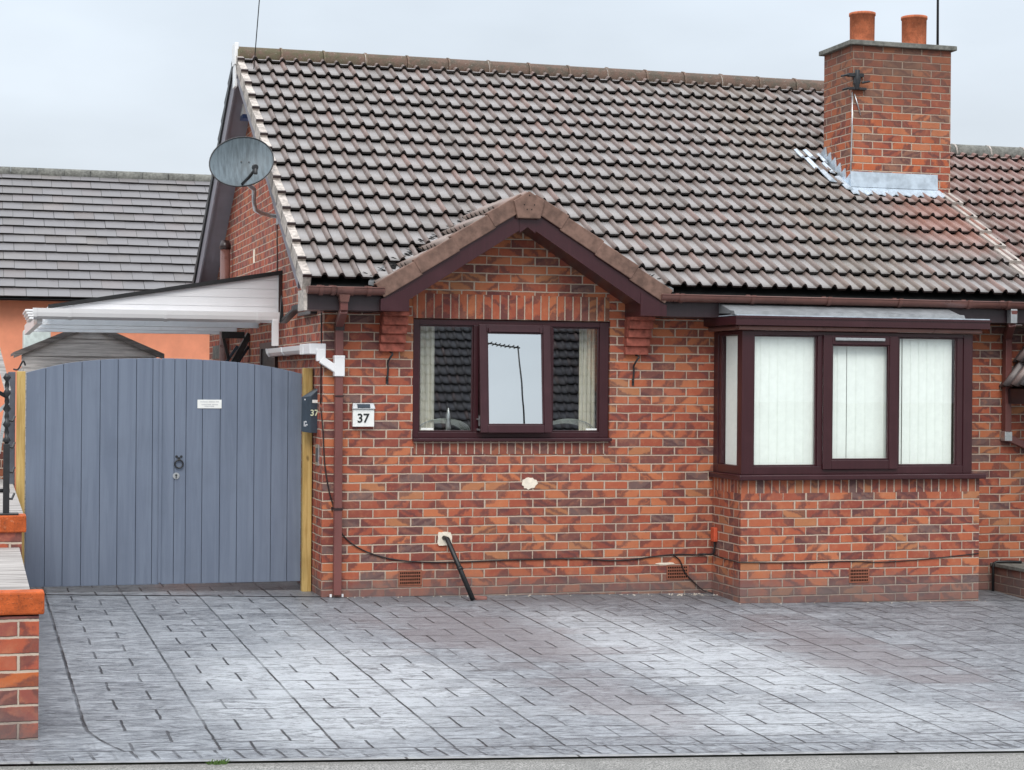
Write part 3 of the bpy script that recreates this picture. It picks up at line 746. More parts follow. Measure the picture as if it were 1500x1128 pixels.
# --- small gable (over the front window)
SLP = math.atan2(GH-GZ0, GHW); cs, sn = math.cos(SLP), math.sin(SLP)
GL = math.hypot(GH-GZ0, GHW)
gr = None
b = B()
for sgn in (-1, 1):
    def Q(s, y, h=0.): return (GX+sgn*(GHW-s*cs+0*h)+sgn*h*sn, y, GZ0+s*sn+h*cs)
    b.quad(Q(0, -.40, -.03), Q(GL, -.40, -.03), Q(GL, 1.3, -.03), Q(0, 1.3, -.03))
gr = b.build('small_gable_roof', M['underlay'], H, normals=False)
for sgn in (-1, 1):
    if sgn < 0: org, ux, us = (GX-GHW, 1.22, GZ0), (0, -1, 0), (cs, 0, sn)
    else: org, ux, us = (GX+GHW, -.38, GZ0), (0, 1, 0), (-cs, 0, sn)
    kp = lambda q, x0, s0: q.z > rz(q.y)-.10
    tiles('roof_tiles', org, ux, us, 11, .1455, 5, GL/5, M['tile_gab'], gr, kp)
# verge tiles, four and a half on each side
for sgn in (-1, 1):
    for k in range(4):
        s0 = GL*k/4-.02; s1 = GL*(k+1)/4-.011
        if k == 3: s1 = GL-.05
        b = B(); y0 = -.425-(.006 if k % 2 else 0.)
        def Q2(s, y, h): return (GX+sgn*(GHW-s*cs)+sgn*h*sn, y, GZ0+s*sn+h*cs)
        hx = lambda a0, a1, ya, yb, h0, h1: b.hexa([Q2(a0, ya, h0), Q2(a1, ya, h0), Q2(a1, yb, h0), Q2(a0, yb, h0), Q2(a0, ya, h1), Q2(a1, ya, h1), Q2(a1, yb, h1), Q2(a0, yb, h1)])
        lf = .012
        b.hexa([Q2(s0, y0, -.085+lf), Q2(s1, y0, -.085), Q2(s1, y0+.018, -.085), Q2(s0, y0+.018, -.085+lf), Q2(s0, y0, .052+lf), Q2(s1, y0, .048), Q2(s1, y0+.018, .048), Q2(s0, y0+.018, .052+lf)])
        b.hexa([Q2(s0, y0+.018, .030+lf), Q2(s1, y0+.018, .028), Q2(s1, y0+.16, .028), Q2(s0, y0+.16, .030+lf), Q2(s0, y0+.018, .051+lf), Q2(s1, y0+.018, .047), Q2(s1, y0+.16, .047), Q2(s0, y0+.16, .051+lf)])
        b.build('verge_tile', M['vergetile'], gr, bevel=.007)
# apex cap: pentagon
b = B(); ax, az = GX-.02, 3.40
pent = [(GX-.10, -.452, 3.205), (GX+.10, -.452, 3.205), (GX+.135, -.452, 3.35), (GX, -.452, 3.435), (GX-.135, -.452, 3.35)]
b.prism(pent, (0, .22, 0)); cap = b.build('apex_cap', M['vergetile'], gr, bevel=.006)
b = B(); b.prism([(GX-.07, -.404, 3.085), (GX, -.404, 3.135), (GX+.07, -.404, 3.085), (GX+.07, -.404, 3.26), (GX-.07, -.404, 3.26)], (0, .03, 0)); b.build('apex_block', M['rosewood'], gr)
b = B()
for dx, dz_ in ((-.045, .07), (.045, .07), (-.02, .03), (.02, .03), (0, .15)): b.tube([(GX+dx, -.456, 3.25+dz_), (GX+dx, -.446, 3.25+dz_)], .005, 8)
b.each('cap_nail', M['underlay'], cap)
b = B(); b.tube([(GX, -.25, 3.315), (GX, .93, 3.315)], .098, 12); b.build('ridge', M['vergetile'], gr)
# lead valleys with ragged cut tiles and tufts of moss
b = B()
for sgn in (-1, 1):
    for k in range(44):
        s = k/43.; xq = GX+sgn*(GHW*(1-s)+.035); yq = EY+.0+s*(.98+.18); zq = rz(yq)
        w_ = random.uniform(.012, .03); hh = random.uniform(.008, .026)
        a = Vector((xq+random.uniform(-.03, .03), yq, zq+.02)); d1 = Vector((sgn*.09, .02, .03))*random.uniform(.4, 1.1)
        b.hexa([a, a+Vector((w_, 0, 0)), a+Vector((w_, w_*2, .02)), a+Vector((0, w_*2, .02)), a+d1+Vector((0, 0, hh)), a+d1+Vector((w_*.6, 0, hh)), a+d1+Vector((w_*.6, w_, hh)), a+d1+Vector((0, w_, hh))])
b.build('valley_debris', M['underlay'], gr)['kind'] = 'stuff'  # loose dark valley debris, cut tile bits and moss tufts
b = B()
for sgn in (-1, 1):
    x0 = GX+sgn*(GHW+.09); x1 = GX+sgn*(GHW-.05)
    b.hexa([(x0, -.33, 2.62), (x1, -.33, 2.60), (x1-sgn*.2, -.05, 2.76), (x0-sgn*.2, -.05, 2.78), (x0, -.33, 2.65), (x1, -.33, 2.64), (x1-sgn*.2, -.05, 2.78), (x0-sgn*.2, -.05, 2.82)])
b.each('valley', M['lead'], gr)
# bargeboards + gable soffit
for sgn in (-1, 1):
    b = B(); zz = -.085
    def Q3(s, y, h): return (GX+sgn*(GHW-s*cs)+sgn*h*sn, y, GZ0+s*sn+h*cs)
    b.hexa([Q3(.10, -.40, zz-.115), Q3(GL-.0, -.40, zz-.125), Q3(GL-.0, -.378, zz-.125), Q3(.10, -.378, zz-.115), Q3(-.02, -.40, zz+.03), Q3(GL+.0, -.40, zz+.03), Q3(GL+.0, -.378, zz+.03), Q3(-.02, -.378, zz+.03)])
    b.hexa([Q3(.05, -.378, zz-.10), Q3(GL, -.378, zz-.11), Q3(GL, .0, zz-.11), Q3(.05, .0, zz-.10), Q3(.05, -.378, zz-.09), Q3(GL, -.378, zz-.10), Q3(GL, 0, zz-.10), Q3(.05, 0, zz-.09)])
    # box foot
    xa, xb = sorted((GX+sgn*(GHW-.0), GX+sgn*(GHW-.24)))
    b.prism([(xa, -.405, 2.405), (xb, -.405, 2.405), (xb, -.405, 2.50 if sgn > 0 else 2.635), (xa, -.405, 2.635 if sgn > 0 else 2.50)] if sgn > 0 else [(xa, -.405, 2.405), (xb, -.405, 2.405), (xb, -.405, 2.64), (xa, -.405, 2.50)], (0, .40, 0)) if False else b.prism(
        [(xa, -.405, 2.405), (xb, -.405, 2.405), (xb, -.405, 2.60 if sgn < 0 else 2.50), (xa, -.405, 2.50 if sgn < 0 else 2.60)], (0, .40, 0))
    b.build('bargeboard', M['rosewood'], gr)

# --- chimney (on the front slope)
CX0, CX1, CY0, CY1, CZ = 5.665, 6.775, 1.55, 2.20, 5.255
b = B(); b.box(CX0, CY0, 3.40, CX1, CY1, CZ); ch = b.build('chimney_stack', M['chimney'], H)
b = B(); b.box(CX0-.045, CY0-.045, CZ+.002, CX1+.045, CY1+.045, CZ+.050); b.build('coping', M['concrete'], ch, bevel=.006)
for px_, py_ in ((5.935, 1.88), (6.53, 1.88)):
    b = B(); b.tube([(px_, py_, CZ+.052), (px_, py_, CZ+.37), (px_, py_, CZ+.372), (px_, py_, CZ+.40), (px_, py_, CZ+.40), (px_, py_, CZ+.28)], .1, 24, False, rads=[.125, .128, .136, .136, .112, .112])
    pot = b.build('chimney_pot', M['terracotta'], ch, normals=False)
    b = B(); b.tube([(px_, py_, CZ+.29), (px_, py_, CZ+.295)], .115, 20); b.build('flue', M['pot_inside'], pot)
b = B()   # lead apron, stepped flashing and soakers
fz = lambda y: rz(y)
b.hexa([(CX0-.02, CY0-.022, fz(CY0)+.06), (CX1-.15, CY0-.022, fz(CY0)+.06), (CX1-.15, CY0-.002, fz(CY0)+.06), (CX0-.02, CY0-.002, fz(CY0)+.06), (CX0-.02, CY0-.014, fz(CY0)+.215), (CX1-.15, CY0-.014, fz(CY0)+.215), (CX1-.15, CY0-.002, fz(CY0)+.215), (CX0-.02, CY0-.002, fz(CY0)+.215)])
N_ = 26; xs = rng(CX0-.05, CX1-.13, N_)
for i in range(N_):
    x0, x1 = xs[i], xs[i+1]; h0 = .052+.012*math.sin(i*2.7); h1 = .052+.012*math.sin((i+1)*2.7)
    ya, yb = CY0-.13, CY0-.018
    b.hexa([(x0, ya, fz(ya)+h0), (x1, ya, fz(ya)+h1), (x1, yb, fz(yb)+.055), (x0, yb, fz(yb)+.055), (x0, ya, fz(ya)+h0+.010), (x1, ya, fz(ya)+h1+.010), (x1, yb, fz(yb)+.068), (x0, yb, fz(yb)+.068)])
for k in range(6):   # steps on the left cheek
    y0 = CY0-.02+k*.112; y1 = y0+.15
    zb = fz(y0)+.02
    b.prism([(CX0-.004, y0, zb), (CX0-.004, y1, fz(y1)+.02), (CX0-.004, y1-.0, fz(y1)+.05), (CX0-.004, y0+.04, fz(y0)+.205)], (-.012-.003*(k % 2), 0, 0))
b.build('lead_flashing', M['lead_bright'], ch)
b = B()
for k, (xo, yo, ln, wd) in enumerate(((5.56, 1.47, .30, .10), (5.45, 1.62, .26, .09), (5.40, 1.86, .28, .085), (5.55, 1.80, .24, .06), (5.46, 2.10, .20, .08), (5.36, 2.10, .20, .06), (5.58, 2.02, .2, .05))):
    h = .075
    b.hexa([(xo, yo, fz(yo)+h), (xo+wd, yo, fz(yo)+h-.01), (xo+wd, yo+ln*.85, fz(yo+ln*.85)+h-.02), (xo, yo+ln*.85, fz(yo+ln*.85)+h-.01), (xo, yo, fz(yo)+h+.008), (xo+wd*.5, yo, fz(yo)+h+.022), (xo+wd*.5, yo+ln*.85, fz(yo+ln*.85)+h+.01), (xo, yo+ln*.85, fz(yo+ln*.85)+h)])
b.each('lead_soaker', M['lead_bright'], ch)

# --- front window
W1 = B(); F0, F1 = .018, .085
W1.box(wx0+.004, F0, wz0+.004, wx0+.058, F1, wz1-.004); W1.box(wx1-.088, F0, wz0+.004, wx1-.004, F1, wz1-.004)
W1.box(wx0+.058, F0+.002, wz1-.052, wx1-.088, F1, wz1-.004); W1.box(wx0+.058, F0+.002, wz0+.004, wx1-.088, F1, wz0+.055)
W1.box(1.318, F0+.001, wz0+.055, 1.362, F1, wz1-.052); W1.box(1.985, F0+.001, wz0+.055, 2.03, F1, wz1-.052)
# glazing beads
for x0, x1 in ((wx0+.058, 1.318), (2.03, wx1-.088)):
    W1.frame(x0, wz0+.055, x1, wz1-.052, .014, F0+.018, F1-.02)
win = W1.build('window_frame', M['rosewood'], H, bevel=.004)
b = B(); b.box(wx0-.004, -.052, wz0-.024, wx1+.010, .085, wz0+.003); b.build('window_sill', M['rosewood'], win, bevel=.006)
for x0, x1 in ((wx0+.066, 1.310), (2.038, wx1-.096)):
    b = B(); b.box(x0, .050, wz0+.062, x1, .056, wz1-.06); b.build('pane', M['clear_glass'], win)
b = B(); b.box(.86, .046, wz0+.072, .97, .049, wz0+.090); b.box(2.35, .046, wz0+.072, 2.45, .049, wz0+.086); b.each('glass_sticker', M['white_metal'], win)
# top-hung casement, pushed open a few degrees at the bottom
vz0, vz1 = wz0+.050, wz1-.042; TLT = R(4.6)
def til(p): x, y, z = p; dz = z-vz1; return (x, -.028+(y)*math.cos(TLT)+dz*math.sin(TLT), vz1+dz*math.cos(TLT)-y*math.sin(TLT))
b = B(); b.frame(1.352, vz0, 1.992, vz1, .066, 0, .04); b.frame(1.352+.066, vz0+.066, 1.992-.066, vz1-.066, .013, .008, .035); b.v = [til(v) for v in b.v]
ven = b.build('casement', M['rosewood'], H, bevel=.005)
b = B(); b.box(1.42, .022, vz0+.07, 1.924, .027, vz1-.07); b.v = [til(v) for v in b.v]; b.build('pane', M['coated_glass'], ven)
b = B(); b.box(1.44, -.014, vz1-.064, 1.90, .0, vz1-.036); b.box(1.43, -.02, vz1-.070, 1.45, -.001, vz1-.030); b.box(1.89, -.02, vz1-.070, 1.91, -.001, vz1-.030); b.v = [til(v) for v in b.v]; b.build('trickle_vent', M['rosewood'], ven)
b = B(); b.box(1.345, -.055, vz0+.02, 1.352, .02, vz0+.035); b.box(1.345, -.05, vz0+.11, 1.352, .02, vz0+.125); b.box(1.345, -.06, vz0+.06, 1.350, -.05, vz0+.15); b.each('stay_hinge', M['steel'], ven)
# room behind
b = B(); b.quad((.3, .14, .9), (.3, 2.6, .9), (.3, 2.6, 2.4), (.3, .14, 2.4)); b.quad((.3, 2.6, .9), (3.0, 2.6, .9), (3.0, 2.6, 2.4), (.3, 2.6, 2.4)); b.quad((3.0, .14, .9), (3.0, 2.6, .9), (3.0, 2.6, 2.4), (3.0, .14, 2.4))
b.quad((.3, .14, 2.4), (3.0, .14, 2.4), (3, 2.6, 2.4), (.3, 2.6, 2.4)); b.quad((.3, .14, .9), (3.0, .14, .9), (3, 2.6, .9), (.3, 2.6, .9))
b.quad((.3, .132, .9), (wx0, .132, .9), (wx0, .132, 2.4), (.3, .132, 2.4)); b.quad((wx1, .132, .9), (3, .132, .9), (3, .132, 2.4), (wx1, .132, 2.4)); b.quad((wx0, .132, .9), (wx1, .132, .9), (wx1, .132, wz0), (wx0, .132, wz0))
b.build('room', M['dark_room'], H, normals=False)

# --- bay window
WZ0, WZ1 = 1.04, 2.285
b = B()
b.box(3.535, BY, WZ0, 3.648, BY+.07, WZ1); b.box(5.680, BY, WZ0, 5.770, BY+.07, WZ1)
b.box(5.620, BY+.012, WZ0+.07, 5.680, BY+.06, WZ1-.035)
b.box(3.648, BY+.002, WZ0, 5.680, BY+.07, WZ0+.070); b.box(3.648, BY+.002, WZ1-.035, 5.680, BY+.07, WZ1)
b.box(4.250, BY+.003, WZ0+.07, 4.300, BY+.068, WZ1-.035); b.box(5.010, BY+.003, WZ0+.07, 5.040, BY+.068, WZ1-.035)
for x0, x1 in ((3.648, 4.25), (5.04, 5.62)): b.frame(x0, WZ0+.07, x1, WZ1-.035, .014, BY+.02, BY+.05)
# left return
b.box(3.537, -.10, WZ0, 3.60, -.002, WZ1); b.box(3.539, BY+.07, WZ0, 3.598, -.10, WZ0+.075); b.box(3.539, BY+.07, WZ1-.035, 3.598, -.10, WZ1)
b.box(3.545, BY+.07, WZ0+.075, 3.59, BY+.13, WZ1-.035); b.box(3.545, -.16, WZ0+.075, 3.59, -.10, WZ1-.035)
# right return
b.box(5.712, BY+.07, WZ0, 5.77, -.002, WZ1)
bay = b.build('bay_window', M['rosewood'], H, bevel=.004)
b = B(); b.box(3.492, BY-.07, .994, BX1+.03, BY+.05, WZ0-.001); b.box(3.492, BY+.05, .994, 3.62, -.002, WZ0-.001); b.build('window_sill', M['rosewood'], bay, bevel=.008)
b = B(); b.box(3.525, BY-.02, .996, BX1-.0, BY+.01, 1.002); b.build('sill_drip', M['rosewood'], bay)
for x0, x1 in ((3.656, 4.244), (5.047, 5.613)):
    b = B(); b.box(x0, BY+.034, WZ0+.078, x1, BY+.04, WZ1-.043); b.build('pane', M['bay_glass'], bay)
b = B(); b.box(3.565, BY+.135, WZ0+.08, 3.571, -.165, WZ1-.04); b.build('pane', M['side_glass'], bay)
b = B(); b.frame(4.296, WZ0+.042, 5.018, WZ1-.028, .082, BY-.022, BY+.0); b.frame(4.378, WZ0+.124, 4.936, WZ1-.110, .014, BY-.012, BY+.02)
bs = b.build('casement', M['rosewood'], bay, bevel=.006)
b = B(); b.box(4.384, BY+.004, WZ0+.13, 4.93, BY+.010, WZ1-.116); b.build('casement_pane', M['bay_glass'], bay)
b = B(); b.box(4.40, BY-.040, WZ1-.075, 4.88, BY-.021, WZ1-.050); b.build('trickle_vent', M['steel'], bay, bevel=.003)
b = B(); b.box(3.435, -.735, 2.335, 5.885, -.715, 2.405); b.box(3.435, -.715, 2.335, 3.455, -.002, 2.405); b.box(5.865, -.715, 2.335, 5.885, -.002, 2.405)
b.box(3.455, -.715, 2.330, 5.865, -.002, 2.345); b.box(3.430, -.745, 2.392, 5.892, -.736, 2.410); b.box(3.430, -.742, 2.330, 5.888, -.736, 2.342)
b.build('bay_fascia', M['rosewood'], bay)
b = B(); b.box(3.475, -.705, 2.288, 5.83, -.64, 2.329); b.box(3.475, -.64, 2.288, 3.53, -.002, 2.329); b.build('bay_head_moulding', M['rainware'], bay, bevel=.012)
b = B(); N_ = 40; xs = rng(3.44, 5.66, N_)
for i in range(N_):
    q0 = .005*math.sin(i*1.3)+.004*math.sin(i*3.1); q1 = .005*math.sin((i+1)*1.3)+.004*math.sin((i+1)*3.1)
    b.hexa([(xs[i], -.70, 2.411), (xs[i+1], -.70, 2.411), (xs[i+1], -.60, 2.42), (xs[i], -.60, 2.42), (xs[i], -.675+q0, 2.452+q0*.5), (xs[i+1], -.675+q1, 2.452+q1*.5), (xs[i+1], -.60, 2.458+q1*.5), (xs[i], -.60, 2.458+q0*.5)])
b.hexa([(3.44, -.61, 2.43), (5.66, -.61, 2.43), (5.66, -.338, 2.44), (3.44, -.338, 2.44), (3.44, -.61, 2.455), (5.66, -.61, 2.455), (5.66, -.338, 2.53), (3.44, -.338, 2.53)])
b.build('bay_lead_roof', M['lead'], bay)
b = B(); b.box(3.44, -.73, 2.411, 5.885, -.10, 2.420); b.build('bay_roof_edge', M['lead_bright'], bay)

# --- airbricks
for ax_, ay_, az_, aw, am in ((.663, -.001, .083, .205, 0), (3.10, -.001, .080, .21, 1), (4.565, BY-.001, .085, .195, 0)):
    b = B(); b.box(ax_, ay_-.006, az_, ax_+aw, ay_+.01, az_+.128); b.cur = 1; nn = 11
    for r_ in range(4):
        for c_ in range(nn):
            x0 = ax_+.012+c_*(aw-.024)/nn; b.box(x0, ay_-.0075, az_+.014+r_*.028, x0+(aw-.024)/nn*.66, ay_-.004, az_+.030+r_*.028)
    b.build('airbrick', [M['vent'], M['hole']], H)
# pale mortar smear over the middle airbrick, filler patches
def patch(name, cx, cz, rx, rz_, y, mat, parent, sq=False, th=.008):
    b = B(); pts = []
    for k in range(22):
        a = 2*math.pi*k/22; r_ = 1+random.uniform(-.16, .14)
        ca, sa = math.cos(a), math.sin(a)
        if sq: m_ = max(abs(ca), abs(sa)); ca /= m_*1.08; sa /= m_*1.08; r_ = 1+random.uniform(-.08, .08)
        pts.append((cx+rx*ca*r_, y-th, cz+rz_*sa*r_))
    b.prism(pts, (0, th+.004, 0)); return b.build(name, mat, parent)
patch('plaster_patch', 1.82, .945, .068, .050, -.0, M['plaster'], H)
patch('plaster_patch', 1.065, .475, .065, .062, -.0, M['plaster'], H, True, .016)
patch('mortar_smear', 3.09, .222, .085, .010, -.0, M['plaster'], H, False, .004)

# --- right-hand porch roof sliver
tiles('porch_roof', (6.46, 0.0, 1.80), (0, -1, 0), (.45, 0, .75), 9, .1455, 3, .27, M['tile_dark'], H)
b = B(); b.prism([(6.50, -1.3, 1.74), (7.6, -1.3, 1.74), (7.6, -1.3, 2.50), (6.93, -1.3, 2.48)], (0, 1.3, 0)); b.box(6.47, -1.32, 1.66, 6.52, 0, 1.80); b.build('porch_box', M['fascia'], H)

# ================================================================== low plinth wall right
t_ = thing('low_brick_wall', (6.42, -.5, gz(6.4, 0)), 'low dark brick plinth wall at the right edge beside the bay', 'wall')
b = B(); b.box(6.36, -1.6, -.2, 7.4, -.005, .135); b.build('brickwork', M['lowwall'], t_)
b = B(); b.box(6.34, -1.62, .136, 7.4, -.005, .168); b.build('coping', M['concrete'], t_, bevel=.004)
b = B(); b.tube([(6.33, -.08, gz(6.3, 0)-.02), (6.33, -.08, .14), (6.335, -.082, .168), (6.36, -.09, .182), (6.46, -.12, .186), (6.58, -.16, .182)], .013, 8)
tag(b.build('hose', M['blackplastic']), 'short black hose looped over the low brick wall at right', 'hose')
patch_o = None

# ================================================================== neighbour on the right
N = thing('neighbouring_bungalow', (9.2, 4, -.15), 'attached neighbouring bungalow roof, redder tiles and lower ridge right of the chimney', 'house')
DZ = -.65
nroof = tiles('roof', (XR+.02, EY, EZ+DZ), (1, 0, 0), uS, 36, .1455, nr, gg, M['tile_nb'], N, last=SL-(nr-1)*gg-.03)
b = B(); b.quad((XR+.02, EY, EZ+DZ-.05), (12, EY, EZ+DZ-.05), (12, RY, RZ+DZ-.05), (XR+.02, RY, RZ+DZ-.05)); b.quad((XR+.02, RY, RZ+DZ-.05), (12, RY, RZ+DZ-.05), (12, 8.1, EZ+DZ-.05), (XR+.02, 8.1, EZ+DZ-.05)); b.build('roof_deck', M['underlay'], nroof, normals=False)
b = B()
for k in range(11):
    x0 = XR+.03+k*L; b.tube([(x0, RY, RZ+DZ-.015), (x0+L-.004, RY, RZ+DZ-.015)], .118, 12)
    b.cur = 1; b.tube([(x0+L-.014, RY, RZ+DZ-.01), (x0+L+.008, RY, RZ+DZ-.01)], .119, 12); b.cur = 0
b.build('ridge', [M['concrete'], M['verge']], nroof)
b = B(); b.box(7.22, .02, -.3, 12, 7.8, 1.92); b.build('wall', M['brick'], N)

# ================================================================== house behind, left
BH = thing('rendered_house', (-1.5, 15, 0), 'orange rendered house with plain grey tiled roof behind the gate and shed', 'house')
ey, ez, ry, rz2 = 13.9, 3.07, 17.8, 5.42
th2 = math.atan2(rz2-ez, ry-ey); sl2 = math.hypot(rz2-ez, ry-ey)
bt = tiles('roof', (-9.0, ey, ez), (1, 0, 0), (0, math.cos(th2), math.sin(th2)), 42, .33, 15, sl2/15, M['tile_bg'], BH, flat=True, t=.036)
b = B(); b.quad((-9, ey, ez-.02), (4.5, ey, ez-.02), (4.5, ry, rz2-.02), (-9, ry, rz2-.02)); b.quad((-9, ry, rz2-.02), (4.5, ry, rz2-.02), (4.5, 21.6, ez-.02), (-9, 21.6, ez-.02)); b.build('roof_deck', M['underlay'], bt, normals=False)
b = B()
for k in range(30): b.tube([(-9+k*.45, ry, rz2-.02), (-9+k*.45+.443, ry, rz2-.02)], .115, 10)
b.build('ridge', M['concrete'], bt)
b = B(); b.box(-8.8, ey+.35, -.3, 4.3, 21.2, ez+.12); b.build('wall', M['orange_render'], BH)
b = B(); b.box(-9, ey+.20, ez-.03, 4.5, ey+.34, ez+.05); b.build('fascia', M['fascia'], BH)

# ================================================================== shed
SH = thing('garden_shed', (-1.5, 7.6, 0), 'weathered grey timber shed with apex roof showing above the gate', 'shed')
b = B()
sy, sz = 6.75, 1.93; sx0, sx1, sxc, sza = -2.30, -.76, -1.53, 2.47
def szr(x): return sza-abs(x-sxc)*(sza-2.10)/.86
for k in range(12):
    z0 = .02+k*.207+.0; z1 = z0+.20
    xa, xb = sx0, sx1
    z1c = min(z1, sza-.03)
    # board clipped under the roof slopes
    def clip(z): d = (sza-.03-z)/((sza-2.10)/.86); return max(xa, sxc-d), min(xb, sxc+d)
    if z0 > sza-.05: break
    a0, b0 = clip(z0); a1, b1 = clip(z1c)
    b.hexa([(a0, sy-.012, z0), (b0, sy-.012, z0), (b0, sy+.01, z0), (a0, sy+.01, z0), (a1, sy, z1c), (b1, sy, z1c), (b1, sy+.01, z1c), (a1, sy+.01, z1c)])
b.box(sx0, sy+.01, .0, sx0+.02, sy+1.8, 1.95); b.box(sx1-.02, sy+.01, .0, sx1, sy+1.8, 1.95); b.quad((sx0, sy+.009, 0), (sx1, sy+.009, 0), (sx1, sy+.009, 2.10), (sxc, sy+.009, 2.43), (sx0, sy+.009, 2.10))
b.build('cladding', M['shedwood'], SH)
b = B()
for sgn in (-1, 1):
    xe = sxc+sgn*.86; ze = sza-.86*(sza-2.10)/.86
    b.prism([(sxc, sy-.06, sza-.04), (xe, sy-.06, ze-.04), (xe, sy-.06, ze+.03), (sxc, sy-.06, sza+.03)], (0, .03, 0))
    b.prism([(sxc, sy-.03, sza+.0), (xe, sy-.03, ze+.0), (xe, sy-.03, ze+.03), (sxc, sy-.03, sza+.03)], (0, 1.9, 0))
b.build('roof', woodgrain('dark_roof_board', (.10, .09, .085), (.22, .20, .19), 'x', True, .85), SH)
# pale box behind the shed roof on the left
b = B(); b.box(-2.22, 9.2, 0, -1.88, 9.8, 2.46); tag(b.build('storage_cabinet', plain('pale_green_plastic', (.55, .62, .60), .5), bevel=.02), 'pale grey cabinet top showing over the left slope of the shed roof', 'cabinet')

# ================================================================== canopy
CN = thing('side_canopy', (-1.1, 2.2, 2.4), 'white lean-to canopy with boarded triangular end beside the gable wall', 'canopy')
cy = 2.2
b = B()   # cladding boards, cut to the slope
def ctop(x): return 2.475+(x+2.142)*(2.84-2.475)/2.142
zb = 2.44
for k in range(5):
    z0 = zb+k*.085; z1 = min(z0+.081, 2.84)
    if z0 >= 2.83: break
    x0 = max(-2.14, -2.142+(z0-2.475)/(2.84-2.475)*2.142); x1 = max(-2.14, -2.142+(z1-2.475)/(2.84-2.475)*2.142)
    b.prism([(x0, cy, z0), (-.012, cy, z0), (-.012, cy, z1), (x1, cy, z1)], (0, .02, 0))
b.prism([(-2.12, cy+.006, 2.44), (-.012, cy+.006, 2.44), (-.012, cy+.006, 2.835), (-2.12, cy+.006, 2.475)], (0, .02, 0))
b.build('cladding', M['cladding'], CN)
b = B(); b.prism([(-2.16, cy-.02, 2.475), (-.004, cy-.02, 2.842), (-.004, cy-.02, 2.872), (-2.16, cy-.02, 2.503)], (0, 4.6, 0)); b.v = [(x, y+.03, z-.004) for x, y, z in b.v]; b.build('roof_sheet', M['translucent'], CN)
b = B(); b.prism([(-2.17, cy-.03, 2.468), (-.003, cy-.03, 2.836), (-.003, cy-.03, 2.876), (-2.17, cy-.03, 2.506)], (0, .035, 0)); b.build('edge_trim', M['blackplastic'], CN)
b = B(); b.box(-.05, cy+.03, 2.42, -.004, cy+4.5, 2.47); b.build('wall_plate', M['poly'], CN)
for yy, zz_, z2_ in ((3.55, 2.358, 2.44), (5.18, 2.364, 2.44), (6.35, 2.361, 2.44)):
    b = B(); b.box(-2.25, yy, zz_, -.02, yy+.04, z2_); b.build('cross_beam', M['poly'], CN, bevel=.004)
b = B(); b.box(-2.27, cy-.01, 2.33, -2.22, cy+4.5, 2.44); b.build('outer_beam', M['white_pvc'], CN)
b = B(); b.box(-.004-.03, cy-.025, 2.38, -.004, cy+.02, 2.86); b.build('wall_trim', M['dark_wood'], CN)
b = B(); gy = cy-.07     # white ogee gutter
prof = [(0, .0), (-.02, -.012), (-.055, -.016), (-.085, .01), (-.095, .045), (-.10, .085), (-.092, .085), (-.085, .05), (0, .05)]
b.prism([(-2.31, gy+.06+p, 2.385+q) for p, q in prof], (2.28, 0, 0)); gut = b.build('gutter', M['white_pvc'], CN)
b = B()
for xx in (-2.30, -1.99, -1.12, -.25): b.prism([(xx, gy+.06+p*1.06, 2.38+q*1.06) for p, q in prof], (.03, 0, 0))
b.each('gutter_joint', M['white_pvc'], gut)
b = B()
for k in range(4): b.box(-2.34-.012*k, gy-.03+.0, 2.365+.024*k, -2.30, cy+.9, 2.385+.024*k)
b.each('end_return', M['white_pvc'], CN, bevel=.004)
b = B(); b.beam((-.075, gy-.005, 2.40), (-.075, gy-.005, 2.15), .062, .062, (1, 0, 0)); b.build('rainwater_drop', M['white_pvc'], CN, bevel=.006)
# gutter run along the side wall and branch into the downpipe
WG = thing('white_gutter_link', (-.06, 1.2, 2.1), 'short white gutter and branch pipe joining the brown downpipe at the corner', 'gutter')
b = B(); prof2 = [(-.005, .0), (-.012, -.045), (-.04, -.062), (-.085, -.058), (-.108, -.03), (-.115, .012), (-.105, .012), (-.098, -.02), (-.08, -.045), (-.04, -.05), (-.016, -.04), (-.012, .0)]
b.prism([(p, .32, 2.115+q) for p, q in prof2], (0, 2.1, 0)); b.build('gutter', M['white_pvc'], WG)
b = B()
for yy in (.42, 1.5, 2.38): b.prism([(p*1.06, yy, 2.115+q*1.1) for p, q in prof2], (0, .05, 0))
b.box(-.125, .30, 2.045, .0, .45, 2.135); b.each('gutter_joint', M['white_pvc'], WG, bevel=.004)
b = B(); b.box(-.12, -.02, 2.045, .02, .30, 2.135); b.beam((-.03, -.045, 2.09), (-.03, -.045, 1.985), .075, .066, (0, 1, 0)); b.beam((-.03, -.048, 2.0), (.118, -.056, 1.905), .062, .066, (0, 1, 0)); b.build('swan_neck', M['white_pvc'], WG, bevel=.008)
b = B(); b.box(.080, -.098, 1.86, .166, -.010, 2.02); b.box(.078, -.100, 2.012, .168, -.008, 2.035); b.build('branch_collar', M['white_pvc'], WG, bevel=.005)

